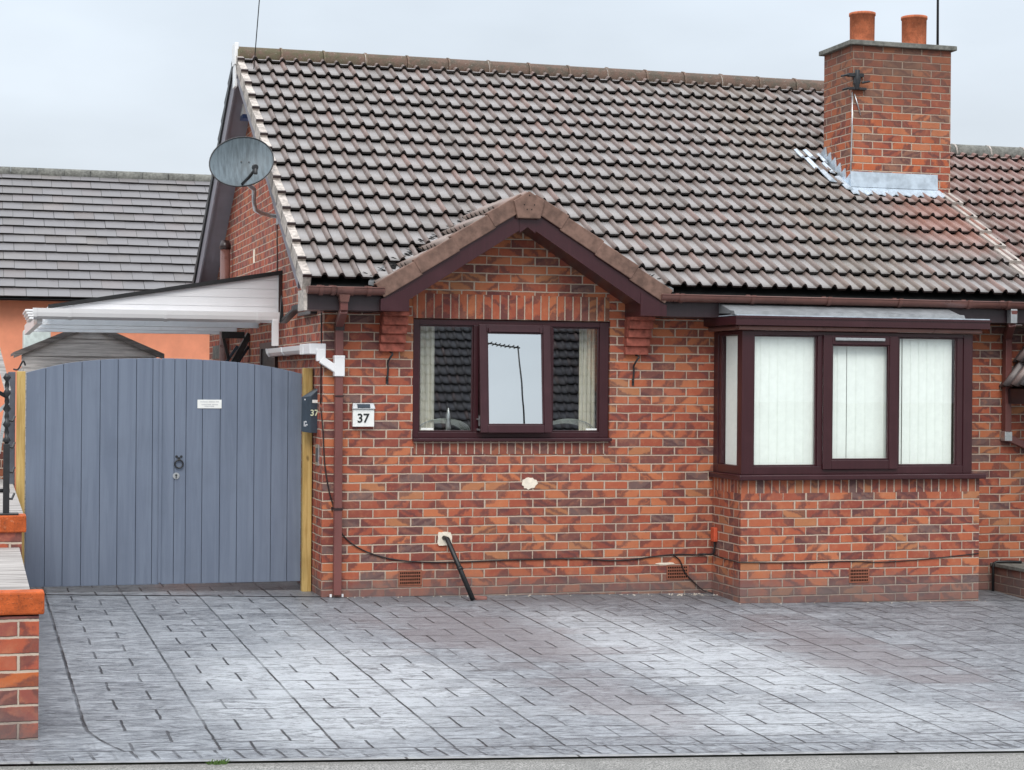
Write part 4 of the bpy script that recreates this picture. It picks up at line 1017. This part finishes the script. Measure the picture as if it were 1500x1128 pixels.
# ================================================================== fixtures on the gable
D = thing('satellite_dish', (-.05, 2.35, 3.4), 'grey oval satellite dish on a bent arm high on the gable wall', 'satellite dish')
dc = Vector((-.513, 1.35, 3.798)); dn = Vector((-.05, -.93, .30)).normalized(); dxx = Vector((0, 0, 1)).cross(dn).normalized()*-1; dyy = dn.cross(dxx)*1
if dyy.z < 0: dyy = -dyy
b = B(); rings = 9; nseg = 40; i0 = 0; V = []
for side in (0, 1):
    base = len(b.v)
    for i in range(rings+1):
        rr = i/rings
        for j in range(nseg):
            a = 2*math.pi*j/nseg; X_, Y_ = .288*rr*math.cos(a), .245*rr*math.sin(a)
            sk = X_+.10*Y_*-1.0
            dep = -.055*(1-rr*rr)-.004*side
            b.v.append(tuple(dc+dxx*sk+dyy*(Y_-.05*X_)+dn*dep))
    for i in range(rings):
        for j in range(nseg):
            b.f.append((base+i*nseg+j, base+i*nseg+(j+1) % nseg, base+(i+1)*nseg+(j+1) % nseg, base+(i+1)*nseg+j)); b.mi.append(0); b.sm.append(True)
b.build('reflector', M['dish'], D, normals=False)
b = B(); pts = []
for j in range(nseg+1):
    a = 2*math.pi*j/nseg; X_, Y_ = .288*math.cos(a), .245*math.sin(a); pts.append(dc+dxx*(X_-.10*Y_)+dyy*(Y_-.05*X_))
b.tube(pts, .006, 6, False); b.build('rim', M['black'], D)
fp = dc-dyy*.225+dxx*.0+dn*.01; lp = dc+dn*.24-dyy*.175-dxx*.10
b = B(); b.tube([fp, fp.lerp(lp, .5)-dyy*.01, lp], .014, 8); b.build('feed_arm', M['black'], D)
b = B(); b.tube([lp+dn*.02+dyy*.01, lp-dn*.05+dyy*.035], .030, 12, rads=[.024, .032]); b.tube([lp+dyy*.0, lp-dyy*.05-dn*.0], .018, 10); b.build('feed_horn', M['black'], D, bevel=.003)
b = B(); b.tube([lp-dn*.052+dyy*.036, lp-dn*.062+dyy*.041], .031, 14); b.build('horn_cap', M['white_pvc'], D)
for dd in ((-.07, .0), (.0, .0)):
    b = B(); c_ = dc+dxx*dd[0]+dyy*.02-dn*.049; b.tube([c_, c_+dn*.008], .006, 8); b.build('bolt', M['black'], D)
b = B(); b.tube([dc-dn*.10+dyy*.02, dc-dn*.11-dyy*.12, Vector((-.36, 1.62, 3.58)), Vector((-.35, 1.70, 3.48)), Vector((-.32, 1.80, 3.41)), Vector((-.24, 2.0, 3.40)), Vector((-.13, 2.2, 3.40)), Vector((-.01, 2.34, 3.40))], .021, 10)
b.build('wall_arm', M['steel'], D)
b = B(); b.box(-.025, 2.24, 3.33, -.002, 2.44, 3.47); b.build('wall_plate', M['steel'], D)

b = B(); b.box(-.10, 4.30, 4.66, -.012, 4.52, 5.02); BB = thing('alarm_box', (-.05, 4.4, 4.6), 'white alarm bell box with blue base near the gable peak', 'alarm'); b.build('cover', M['white_pvc'], BB, bevel=.012)
b = B(); b.box(-.098, 4.305, 4.615, -.014, 4.515, 4.66); b.build('base', M['blueplastic'], BB)
b = B(); b.tube([(-.03, 4.52, 4.98), (-.07, 4.65, 4.95), (-.10, 4.72, 4.85), (-.08, 4.68, 4.72), (-.03, 4.5, 4.63)], .006, 6); b.build('cable', M['blackplastic'], BB)
SP = B(); SP.tube([(-.085, 5.75, -.05), (-.085, 5.75, 3.32)], .058, 14); SVP = thing('soil_pipe', (-.085, 5.75, 0), 'brown vertical soil vent pipe against the gable wall above the canopy', 'pipe'); SP.build('pipe', M['rainware'], SVP)
b = B(); b.tube([(-.085, 5.75, 3.32), (-.085, 5.75, 3.36), (-.085, 5.75, 3.42)], .06, 14, rads=[.066, .066, .045]); b.build('cowl', M['rainware_dark'], SVP)
b = B(); b.box(-.012, 3.98, 3.055, -.001, 4.05, 3.20); tag(b.build('wall_vent', M['plaster'], bevel=.002), 'small cream rectangular vent cover on the gable brickwork', 'vent')
b = B(); b.tube([(-.008, 2.50, 3.40), (-.008, 2.46, 3.0), (-.008, 2.45, 2.70)], .006, 6); tag(b.build('gable_cable', M['blackplastic']), 'thin black cable running down the gable wall from the dish arm', 'cable')
b = B(); b.tube([(-.008, .06, 2.40), (-.008, .055, 1.62)], .006, 6); tag(b.build('corner_cable', M['blackplastic']), 'thin black cable running down the brick corner above the letterbox', 'cable')
FL = thing('security_light', (-.05, 1.3, 2.42), 'black security light and sensor on the side wall beside the canopy', 'light')
b = B(); b.beam((-.01, .95, 2.49), (-.06, 1.15, 2.47), .05, .05); b.beam((-.04, 1.1, 2.47), (-.10, 1.50, 2.36), .07, .03); b.build('lamp_head', M['black'], FL, bevel=.004)
b = B(); b.prism([(-.14, 1.45, 2.36), (-.10, 1.45, 2.36), (-.11, 1.45, 2.52), (-.125, 1.45, 2.60)], (0, .03, 0)); b.build('sensor_flap', M['black'], FL)
b = B(); b.box(-.06, .30, 2.395, -.0, .95, 2.425); b.build('mount', M['black'], FL)
# side door under the canopy
SD = thing('side_door', (0, 3.0, 0), 'dark side door in the gable wall under the canopy', 'door')
b = B(); b.box(-.03, 2.42, 0, -.002, 2.50, 2.14); b.box(-.03, 3.32, 0, -.002, 3.40, 2.14); b.box(-.03, 2.42, 2.14, -.002, 3.40, 2.20); b.build('door_frame', M['dark_wood'], SD)
b = B(); b.box(-.018, 2.50, 0, -.001, 3.32, 2.14); b.build('door_leaf', M['blackplastic'], SD)
# side window further back with pale lintel
SW = thing('side_window', (0, 6.9, 1.5), 'narrow side window with pale lintel at the rear of the gable wall', 'window')
b = B(); b.box(-.02, 6.5, 1.2, -.002, 7.25, 2.08); b.build('window_frame', M['dark_wood'], SW); b = B(); b.box(-.03, 6.45, 2.08, -.002, 7.3, 2.24); b.build('lintel', M['concrete'], SW)
b = B(); b.box(-.024, 6.58, 1.26, -.021, 7.17, 2.02); b.build('pane', M['clear_glass'], SW)
# folded parasol leaning against the wall
FP = thing('folded_parasol', (-.35, 4.4, 0), 'folded black frame of rails leaning by the wall under the canopy', 'frame')
b = B()
for k in range(3): b.beam((-.70+.075*k, 4.4, 1.35), (-.12+.06*k, 4.4, 2.19), .022, .03)
b.build('rail', M['anthracite'], FP)
b = B(); b.beam((-.20, 4.36, 1.95), (.0, 4.36, 2.32), .10, .06); b.beam((-.28, 4.38, 2.30), (-.22, 4.38, 2.05), .03, .03); b.box(-.30, 4.3, 2.27, -.06, 4.36, 2.34); b.build('bracket', M['blackplastic'], FP)
b = B(); b.beam((-.50, 4.42, 0), (-.50, 4.42, 1.6), .04, .04, (1, 0, 0)); b.build('foot', M['blackplastic'], FP)

# ================================================================== gates
arc = [(-2.405, 1.869), (-2.26, 1.909), (-2.108, 1.946), (-1.96, 1.968), (-1.807, 1.983), (-1.66, 1.993), (-1.509, 1.998), (-1.35, 2.002), (-1.19, 2.002), (-1.0, 1.997), (-.803, 1.986), (-.65, 1.975), (-.511, 1.960), (-.36, 1.938), (-.221, 1.911), (-.09, 1.880)]
def gtop(x):
    for (x0, z0), (x1, z1) in zip(arc[:-1], arc[1:]):
        if x <= x1: return z0+(z1-z0)*(x-x0)/(x1-x0)
    return arc[-1][1]
GYF = .50
def leaf(name, edges, label, x0, x1):
    t = thing(name, ((x0+x1)/2, GYF, .06), label, 'gate', 'double driveway gate leaves')
    b = B()
    for a, c in zip(edges[:-1], edges[1:]):
        g_ = .002; n = 3; xs = rng(a+g_, c-g_, n)
        bot = .085
        pts = [(x, GYF, bot) for x in (xs[0], xs[-1])]+[(x, GYF, gtop(x)) for x in reversed(xs)]
        b.prism(pts, (0, .022, 0))
    b.build('boards', M['gate'], t, bevel=.003)
    b = B()
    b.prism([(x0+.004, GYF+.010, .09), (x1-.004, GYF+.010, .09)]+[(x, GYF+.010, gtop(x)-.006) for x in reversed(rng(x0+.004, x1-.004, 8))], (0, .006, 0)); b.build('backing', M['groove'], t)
    b = B()
    for z in (.25, 1.0, 1.72): b.box(x0+.02, GYF+.022, z, x1-.02, GYF+.06, z+.10)
    b.each('ledge', M['gate'], t)
    return t
e1 = [-2.403, -2.245, -2.101, -1.951, -1.800, -1.654, -1.501, -1.365, -1.300]
e2 = [-1.292, -1.182, -1.084, -.946, -.795, -.649, -.503, -.356, -.213, -.092]
GLf = leaf('driveway_gate', e1, 'left leaf of the blue grey arched timber gate, plain with no fittings', -2.403, -1.300)
GRt = leaf('driveway_gate', e2, 'right leaf of the blue grey arched timber gate with ring handle and white plate', -1.292, -.092)
b = B(); b.box(-1.312, GYF-.012, .10, -1.288, GYF-.001, gtop(-1.29)-.008); b.build('meeting_strip', M['gate'], GLf)
b = B(); b.ring((-1.143, GYF-.016, 1.105), .034, .0065); b.tube([(-1.143, GYF-.02, 1.152), (-1.143, GYF-.0, 1.152)], .012, 10)
for dx in (-.02, .02): b.tube([(-1.143+dx, GYF-.006, 1.168), (-1.143+dx, GYF, 1.168)], .011, 8)
b.build('ring_handle', M['black'], GRt)
b = B(); b.tube([(-1.165, GYF-.008, 1.004), (-1.165, GYF, 1.004)], .028, 20); lk = b.build('lock_plate', M['steel'], GRt)
b = B(); b.tube([(-1.165, GYF-.013, 1.010), (-1.165, GYF-.008, 1.010)], .009, 12); b.box(-1.169, GYF-.011, .984, -1.161, GYF-.008, 1.008); b.build('keyhole', M['ink'], lk)
b = B(); b.box(-.990, GYF-.006, 1.578, -.785, GYF, 1.652); pl = b.build('notice_plate', M['white_metal'], GRt, bevel=.002)
b = B()
for z, x0, x1 in ((1.630, -.965, -.905), (1.630, -.895, -.845), (1.630, -.836, -.810), (1.607, -.955, -.875), (1.607, -.865, -.82), (1.592, -.93, -.85)):
    x = x0
    while x < x1: b.box(x, GYF-.0075, z, x+.007, GYF-.006, z+.009); x += .0105
b.build('plate_lettering', M['faint'], pl)
def post(x0, y0, x1, y1, z1, label):
    b = B(); gzz = gz(x0, 0); b.box(x0, y0, gzz-.02, x1, y1, z1)
    return tag(b.build('gate_post', M['timber'], bevel=.004), label, 'post', 'timber gate posts')
post(-2.478, .50, -2.408, .58, 1.880, 'yellowish softwood gate post left of the gate, beside the steps')
post(-.088, .44, -.010, .52, 1.930, 'yellowish softwood gate post right of the gate, against the brick corner')
b = B(); b.box(-2.545, .62, .5, -2.487, .70, 1.875); b.prism([(-2.545, .70, .6), (-2.487, .70, .6), (-2.487, .70, 1.86), (-2.545, .70, 1.86)], (0, 1.9, 0))
tag(b.build('grey_fence_panel', plain('dark_grey_fence_paint', (.11, .12, .15), .6, .4, .1), bevel=.004), 'narrow dark grey fence panel end left of the left gate post', 'fence')

# ================================================================== letterbox, number, socket
LB = thing('post_box', (-.04, .3, 1.37), 'black wall letterbox numbered 37 mounted beside the right gate post', 'letterbox')
# box standing proud of the post: front face turned to the street
b = B(); b.prism([(-.125, .30, 1.385), (-.125, .30, 1.685), (-.058, .25, 1.745), (-.058, .25, 1.39)], (0, 0, 0)) if False else None
P8 = [(-.125, .335, 1.385), (-.060, .255, 1.375), (.020, .255, 1.375), (.012, .40, 1.375), (-.125, .335, 1.680), (-.060, .255, 1.690), (.020, .255, 1.765), (.012, .40, 1.765)]
b.hexa(P8); b.build('body', M['anthracite'], LB, bevel=.004)
b = B(); b.box(-.045, .250, 1.632, .012, .254, 1.658); b.build('name_label', M['white_metal'], LB)
text_mesh('box_number', '37', .072, M['glow'], LB, Vector((-.027, .2525, 1.545)), ROT_FRONT)
b = B(); v0 = Vector(P8[0]); v1 = Vector(P8[1]); d_ = (v1-v0).normalized(); nn_ = Vector((-d_.y, d_.x, 0)); nn_ = -nn_ if nn_.y > 0 else nn_
for (s_, z_, w_, h_) in ((.035, 1.655, .012, .012), (.030, 1.43, .010, .045), (.046, 1.43, .010, .018), (.058, 1.44, .014, .012), (.046, 1.465, .014, .012)):
    p_ = v0+d_*s_+nn_*.001; b.hexa([p_+Vector((0, 0, z_-p_.z)), p_+d_*w_+Vector((0, 0, z_-p_.z)), p_+d_*w_-nn_*.002+Vector((0, 0, z_-p_.z)), p_-nn_*.002+Vector((0, 0, z_-p_.z)),
        p_+Vector((0, 0, z_+h_-p_.z)), p_+d_*w_+Vector((0, 0, z_+h_-p_.z)), p_+d_*w_-nn_*.002+Vector((0, 0, z_+h_-p_.z)), p_-nn_*.002+Vector((0, 0, z_+h_-p_.z))])
b.each('badge', M['faint'], LB)
NP = thing('house_number_light', (.34, 0, 1.43), 'white house number 37 plate with lamp hood left of the front window', 'house number')
b = B(); b.box(.248, -.045, 1.436, .432, -.004, 1.585); b.build('number_plate', M['white_metal'], NP, bevel=.004)
b = B(); b.hexa([(.238, -.062, 1.588), (.440, -.062, 1.588), (.445, -.004, 1.588), (.245, -.004, 1.588), (.250, -.030, 1.638), (.430, -.030, 1.638), (.435, -.004, 1.638), (.250, -.004, 1.638)]); b.build('hood', M['steel'], NP, bevel=.004)
b = B(); b.hexa([(.285, -.0625, 1.598), (.395, -.0625, 1.598), (.395, -.055, 1.598), (.285, -.055, 1.598), (.285, -.040, 1.628), (.395, -.040, 1.628), (.395, -.034, 1.628), (.285, -.034, 1.628)]); b.build('solar_cell', M['anthracite'], NP)
text_mesh('number_figures', '37', .105, M['ink'], NP, Vector((.336, -.0475, 1.505)), ROT_FRONT)
WS = thing('meter_cover', (-.01, .22, 1.1), 'small grey steel plate on the side wall below the letterbox', 'plate')
b = B(); b.box(-.012, .14, 1.10, -.001, .27, 1.28); b.build('cover', M['steel'], WS); b = B(); b.box(-.016, .17, 1.13, -.013, .24, 1.25); b.build('flap', M['anthracite'], WS)

# ================================================================== cables, waste pipe, hooks, orange box
def smooth(pts, n=6):
    P_ = [Vector(p) for p in pts]; out = []
    for i in range(len(P_)-1):
        p0, p1, p2, p3 = P_[max(i-1, 0)], P_[i], P_[i+1], P_[min(i+2, len(P_)-1)]
        for k in range(n):
            t = k/n; out.append(.5*((2*p1)+(-p0+p2)*t+(2*p0-5*p1+4*p2-p3)*t*t+(-p0+3*p1-3*p2+p3)*t**3))
    out.append(P_[-1]); return out
cb = plain('black_cable_sheath', (.02, .014, .014), .5)
b = B(); b.tube(smooth([(-.02, -.008, 1.60), (.0, -.010, 1.40), (.018, -.010, 1.12), (.055, -.010, .90), (.09, -.012, .78), (.162, -.012, .545), (.34, -.010, .397), (.635, -.010, .305), (1.054, -.010, .274), (1.725, -.010, .284), (2.286, -.010, .281), (2.55, -.010, .262), (2.75, -.010, .265), (3.148, -.010, .302), (3.44, -.012, .292)]), .0062, 6)
tag(b.build('wall_cable', cb), 'black cable sagging from the corner along the front wall to the bay', 'cable')
b = B(); b.tube(smooth([(3.148, -.012, .302), (3.22, -.014, .25), (3.27, -.014, .14), (3.36, -.014, .05), (3.44, -.03, -.02), (3.52, -.06, -.045)]), .006, 6)
tag(b.build('loose_cable', cb), 'black cable dropping to the ground beside the middle airbrick', 'cable')
b = B(); b.tube(smooth([(3.524, -.06, .30), (3.524, -.3, .285), (3.524, -.645, .285), (3.54, -.648, .285), (4.1, -.648, .272), (4.6, -.648, .276), (4.85, -.648, .262), (5.3, -.648, .28), (5.84, -.648, .322)]), .0045, 6)
tag(b.build('bay_cable', cb), 'thin dark cable strung across the brick front of the bay', 'cable')
OB = thing('outdoor_socket', (3.52, -.09, .44), 'small orange weatherproof box in the corner beside the bay', 'socket')
b = B(); b.box(3.495, -.14, .42, 3.531, -.055, .545); b.build('box', M['orangeplastic'], OB, bevel=.006)
b = B(); b.tube(smooth([(3.515, -.10, .42), (3.515, -.10, .34), (3.505, -.08, .305), (3.46, -.02, .30), (3.40, -.012, .30)]), .009, 8); b.build('lead', M['blackplastic'], OB)
WP = thing('waste_pipe', (1.2, -.3, 0), 'black plastic waste pipe slanting from white patch to the ground', 'pipe')
b = B(); b.tube([(1.055, -.005, .485), (1.075, -.05, .48), (1.232, -.33, gz(1.2, -.3)+.01)], .021, 12); b.build('pipe', M['blackplastic'], WP)
b = B(); b.tube([(1.15, -.185, .245), (1.16, -.20, .225)], .025, 12); b.build('coupling', M['black'], WP)
patchb = B(); pts = [(1.27, -.30), (1.37, -.28), (1.39, -.20), (1.33, -.14), (1.26, -.16), (1.24, -.24)]
patchb.prism([(x, y, gz(x, y)+.001) for x, y in pts], (0, 0, .02)); tag(patchb.build('broken_gully_tile', plain('faded_terracotta', (.26, .12, .10), .85, .3, .2, 20), bevel=.004), 'broken terracotta tile on the ground at the foot of the waste pipe', 'tile')
for i, (hx, lab) in enumerate(((.560, 'black hanging basket hook under the left corbel'), (2.778, 'black hanging basket hook under the right corbel'))):
    b = B(); b.tube(smooth([(hx+.012, -.012, 2.07), (hx+.02, -.07, 2.055), (hx-.005, -.06, 2.01), (hx-.012, -.025, 1.97), (hx-.006, -.015, 1.93), (hx-.012, -.012, 1.83)]), .0085, 6); b.box(hx-.02, -.008, 1.80, hx, -.001, 1.86)
    tag(b.build('basket_hook', M['black']), lab, 'hook', 'hanging basket hooks')
# aerial bracket and cable on the stack; mast
AB = thing('aerial_bracket', (5.72, 1.5, 4.9), 'rusty black aerial bracket clamped to the chimney corner', 'bracket')
b = B(); b.box(5.60, 1.505, 4.93, 5.77, 1.548, 4.965); b.box(5.62, 1.505, 4.80, 5.80, 1.548, 4.825); b.tube([(5.695, 1.515, 4.80), (5.70, 1.515, 5.00)], .026, 10); b.box(5.67, 1.50, 4.86, 5.73, 1.548, 4.93); b.tube([(5.60, 1.50, 4.945), (5.565, 1.60, 4.945)], .012, 8); b.tube([(5.74, 1.50, 4.87), (5.83, 1.50, 4.89)], .012, 8); b.tube([(5.60, 1.50, 4.81), (5.56, 1.56, 4.80)], .012, 8)
b.build('clamp', M['black'], AB, bevel=.003)
b = B(); b.tube([(5.68, 1.535, 4.76), (5.75, 1.535, 4.55)], .006, 6); b.build('stay', M['steel'], AB)
b = B(); b.tube([(5.660, 1.542, 4.78), (5.660, 1.545, 4.4), (5.652, 1.545, 4.1), (5.650, 1.545, 3.92)], .006, 6); b.build('down_cable', M['steel'], AB)
b = B(); b.tube([(6.76, 1.80, CZ+.05), (6.755, 1.80, CZ+1.4)], .012, 8, rads=[.014, .011]); tag(b.build('aerial_mast', M['black']), 'thin black aerial mast behind the right chimney pot', 'mast')
b = B(); b.tube([(-.10, 3.5, RZ-.2), (-.02, 3.5, RZ+.9), (.02, 3.5, RZ+1.6)], .0055, 6); tag(b.build('aerial_wire', M['black']), 'fine aerial wire rising from the left end of the ridge', 'wire')

# ================================================================== vertical blinds in the bay
def blind(x0, x1, label, gap=0.):
    t = thing('vertical_blind', ((x0+x1)/2, BY+.16, WZ0), label, 'blind', 'vertical blinds inside the bay window')
    n = max(2, round((x1-x0)/.083)); w = (x1-x0)/n; b = B()
    for k in range(n):
        c = x0+(k+.5)*w; a = R(3+random.uniform(-1.5, 1.5)); hw = w*.53; xs_ = []
        for j in range(5):
            u = (j/4-.5)*2; xs_.append((c+hw*u*math.cos(a), BY+.075+hw*u*math.sin(a)+.002*(1-u*u)))
        for (p, q), (p2, q2) in zip(xs_[:-1], xs_[1:]):
            b.quad((p, q, WZ0+.03), (p2, q2, WZ0+.03), (p2, q2, WZ1-.04), (p, q, WZ1-.04), smooth=True)
    b.build('slats', M['blind'], t, normals=False)
    b = B(); b.box(x0, BY+.085, WZ1-.045, x1, BY+.125, WZ1-.005); b.build('headrail', M['white_pvc'], t)
blind(3.66, 4.56, 'cream vertical blind behind the left bay pane'); blind(4.568, 5.10, 'cream vertical blind behind the right half of the bay casement'); blind(5.11, 5.60, 'cream vertical blind behind the right bay pane')
t_ = thing('vertical_blind', (3.66, -.3, WZ0), 'cream vertical blind in the narrow left side light of the bay', 'blind', 'vertical blinds inside the bay window')
b = B()
for k in range(5):
    y0 = -.52+k*.085; b.quad((3.592, y0, WZ0+.03), (3.586, y0+.088, WZ0+.03), (3.586, y0+.088, WZ1-.04), (3.592, y0, WZ1-.04))
b.build('slats', M['blind'], t_, normals=False)
b = B(); b.box(3.72, BY+.25, WZ0-.01, 5.60, .0, WZ0+.0); b.quad((3.62, -.01, WZ0), (5.7, -.01, WZ0), (5.7, -.01, WZ1), (3.62, -.01, WZ1)); b.build('bay_interior', plain('bay_room_wall', (.55, .53, .48), .9), bay, normals=False)

# things on the kitchen sill
def curtain(x0, x1, label):
    b = B(); n = 14; xs_ = rng(x0, x1, n)
    for i in range(n):
        a0, a1 = .22+.012*math.sin(i*1.9), .22+.012*math.sin((i+1)*1.9)
        b.quad((xs_[i], a0, wz0), (xs_[i+1], a1, wz0), (xs_[i+1], a1, wz1), (xs_[i], a0, wz1), smooth=True)
    tag(b.build('curtain', M['curtain'], normals=False), label, 'curtain', 'curtains in the front window')
curtain(.80, 1.02, 'pale beige curtain at the left side of the front window'); curtain(2.34, 2.50, 'pale beige curtain at the right side of the front window')
for cx_, lab in ((1.10, 'added wire arches behind the left pane, standing in for curved reflections'), (2.24, 'added wire arches behind the right pane, standing in for curved reflections')):
    b = B()  # arches added in place of curved reflections in the glass
    for k in range(5):
        rr = .24-.012*k; b.tube([(cx_+rr*math.cos(a), .20+.03*k, wz0+.05+.115*math.sin(a)*(1-.08*k)) for a in [math.pi*j/14 for j in range(15)]], .005, 6)
    b.box(cx_-.24, .18, wz0+.035, cx_+.24, .34, wz0+.05)
    tag(b.build('reflection_arches', plain('arch_wire_%d' % int(cx_*10), (.45, .48, .46), .2)), lab, 'rack', 'added arches standing in for reflections')
b = B(); b.tube([(1.13, .16, wz0+.03), (1.13, .16, wz0+.20), (1.13, .16, wz0+.26)], .02, 10, rads=[.022, .022, .008]); tag(b.build('bottle', M['steel'], bevel=.002), 'slim steel bottle on the sill behind the left pane', 'bottle')
# inner sill
b = B(); b.box(wx0+.002, .088, wz0+.01, wx1-.002, .40, wz0+.028); b.build('inner_sill', M['white_pvc'], win)

# ================================================================== steps, pier, railing at the left
ST = thing('garden_steps', (-3.0, -4, -.05), 'raised steps with orange coping and bleached plank paving at the left edge', 'steps')
b = B(); b.box(-4.6, -5.58, -.3, -2.515, -3.17, .655); b.box(-4.6, -3.17, -.3, -2.515, 14.0, .875); b.build('terrace_wall', M['pier'], ST)
b = B(); b.box(-4.6, -5.585, .656, -2.53, -3.17, .742); b.build('plank_tread', M['decking'], ST)
b = B(); b.box(-4.6, -2.99, .876, -2.50, 13.0, .938); b.build('plank_landing', M['decking'], ST)
b = B(); b.box(-4.6, -3.19, .838, -2.488, -2.992, .945); b.build('coping', M['coping'], ST, bevel=.008)
PR = thing('brick_pier', (-2.7, -5.7, -.05), 'short brick pier capped with a bright orange coping brick at lower left', 'pier')
b = B(); b.box(-4.4, -5.72, -.25, -2.488, -5.59, .620); b.build('brickwork', M['pier'], PR)
b = B(); b.box(-4.4, -5.735, .628, -2.462, -5.595, .742); b.build('coping', M['coping'], PR, bevel=.010)
RL = thing('iron_railing', (-2.62, -3.1, .945), 'black wrought iron railing post with twisted bar on the steps', 'railing')
b = B(); b.box(-2.632, -3.12, .945, -2.592, -3.08, 1.40); b.box(-2.67, -3.15, .945, -2.535, -3.05, .957); b.build('newel_post', M['black'], RL, bevel=.003)
b = B()
for k in range(9):
    z = 1.40+k*.05; b.tube([(-2.612, -3.1, z), (-2.612, -3.1, z+.022), (-2.612, -3.1, z+.05)], .02, 8, rads=[.010, .026 if k % 2 == 0 else .016, .010])
b.build('twisted_finial', M['black'], RL)
b = B()
for zz_ in (1.05, 1.22, 1.38, 1.55): b.tube([(-2.612, -3.1, zz_), (-2.575, -3.0, zz_-.01), (-2.56, -2.95, zz_+.02)], .008, 6)
for xx in (-2.70, -2.78): b.tube([(xx, -3.1, .95), (xx, -3.1, 1.9)], .010, 6)
b.tube([(-2.9, -3.1, 1.86), (-2.612, -3.1, 1.70)], .013, 8); b.tube([(-2.9, -3.1, 1.10), (-2.59, -3.1, 1.10)], .013, 8)
b.each('scroll_bars', M['black'], RL)
b = B(); b.beam((-2.70, .1, 2.28), (-2.555, .1, 1.72), .03, .05); tag(b.build('sloping_handrail', M['shedwood']), 'weathered grey timber handrail sloping down at the far left edge', 'handrail')
b = B(); b.beam((-2.545, .45, 1.70), (-2.62, .45, 1.20), .03, .03); b.beam((-2.62, .45, 1.55), (-2.545, .45, 1.62), .03, .03); tag(b.build('grey_brace', M['steel']), 'short grey metal brace beside the fence panel at far left', 'brace')
b = B(); b.box(-4.4, 1.4, .94, -2.56, 1.5, 1.30); tag(b.build('planter_wall', M['lowwall']), 'dark low brick planter beyond the steps at far left', 'planter')
b = B(); b.tube(smooth([(-2.50, .9, 1.90), (-2.46, .9, 1.90), (-2.42, .9, 1.97), (-2.40, .9, 1.93)]), .008, 6); tag(b.build('shed_hook', M['black']), 'thin black hooked bracket beside the shed above the left gate post', 'hook')
# weed at the kerb
wd = B()
for k in range(46):
    a = random.uniform(0, 6.28); r_ = random.uniform(.0, .035); x, y = -1.66+r_*math.cos(a)*1.6, -6.32+r_*math.sin(a)*.4; h = random.uniform(.008, .024)
    dx, dy = random.uniform(-.03, .03), random.uniform(-.01, .01); z = gz(x, -6.3)-.01
    wd.quad((x-.004, y, z), (x+.004, y, z), (x+dx+.003, y+dy, z+h), (x+dx-.001, y+dy, z+h*1.1))
tag(wd.build('kerb_weed', M['grass'], normals=False), 'small green weed growing in the kerb joint at bottom left', 'weed')

# ================================================================== houses across the road (seen only as reflections in the windows)
OH = thing('opposite_bungalow', (8, -24, -2), 'dark tiled bungalow across the road, reflected in the front window panes', 'house')
ort = tiles('roof', (12.0, -20, .30), (-1, 0, 0), (0, -.7071, .7071), 54, .18, 22, .262, M['tile_dark'], OH)
b = B(); b.quad((2.2, -20.05, .25), (12.1, -20.05, .25), (12.1, -24.1, 4.32), (2.2, -24.1, 4.32)); b.quad((2.2, -24.1, 4.32), (12.1, -24.1, 4.32), (12.1, -28.2, .25), (2.2, -28.2, .25)); b.build('roof_deck', M['underlay'], ort, normals=False)
b = B(); b.box(2.5, -27.8, -2.3, 11.9, -20.5, .3); b.build('wall', M['lowwall'], OH)
b = B(); b.box(9.75, -21.9, 1.5, 10.3, -21.3, 3.9); b.build('chimney', M['chimney'], OH)
AR = thing('opposite_aerial', (8.95, -24, 4.3), 'television aerial on a mast across the road, reflected in the open casement', 'aerial')
b = B(); b.tube([(9.02, -24, 4.2), (8.90, -24, 6.55)], .020, 8); b.build('mast', M['black'], AR)
b = B(); b.tube([(8.95, -24, 6.50), (8.05, -24, 6.62)], .018, 8)
for k in range(9): b.tube([(8.05+.1*k, -24.18, 6.62-.013*k), (8.05+.1*k, -23.82, 6.62-.013*k)], .012, 6)
b.build('boom', M['black'], AR)


# crumbs of mortar and grit along the foot of the wall
b = B()
for k in range(120):
    if k < 60: x = random.gauss(3.30, .16); y = random.uniform(-.16, -.03)
    else:
        x = random.uniform(.2, 6.2); y = (-.03 if x < 3.45 or x > 5.9 else -.67)-abs(random.gauss(0, .03))
    q = random.uniform(.003, .011); z = gz(x, y); b.hexa([(x, y, z), (x+q, y+q*.2, z), (x+q*.9, y+q, z), (x-q*.1, y+q*.8, z), (x+q*.2, y+q*.2, z+q*.6), (x+q*.8, y+q*.3, z+q*.5), (x+q*.8, y+q*.8, z+q*.6), (x+q*.1, y+q*.7, z+q*.5)])
struct(b.build('grit', M['plaster']), 'stuff')
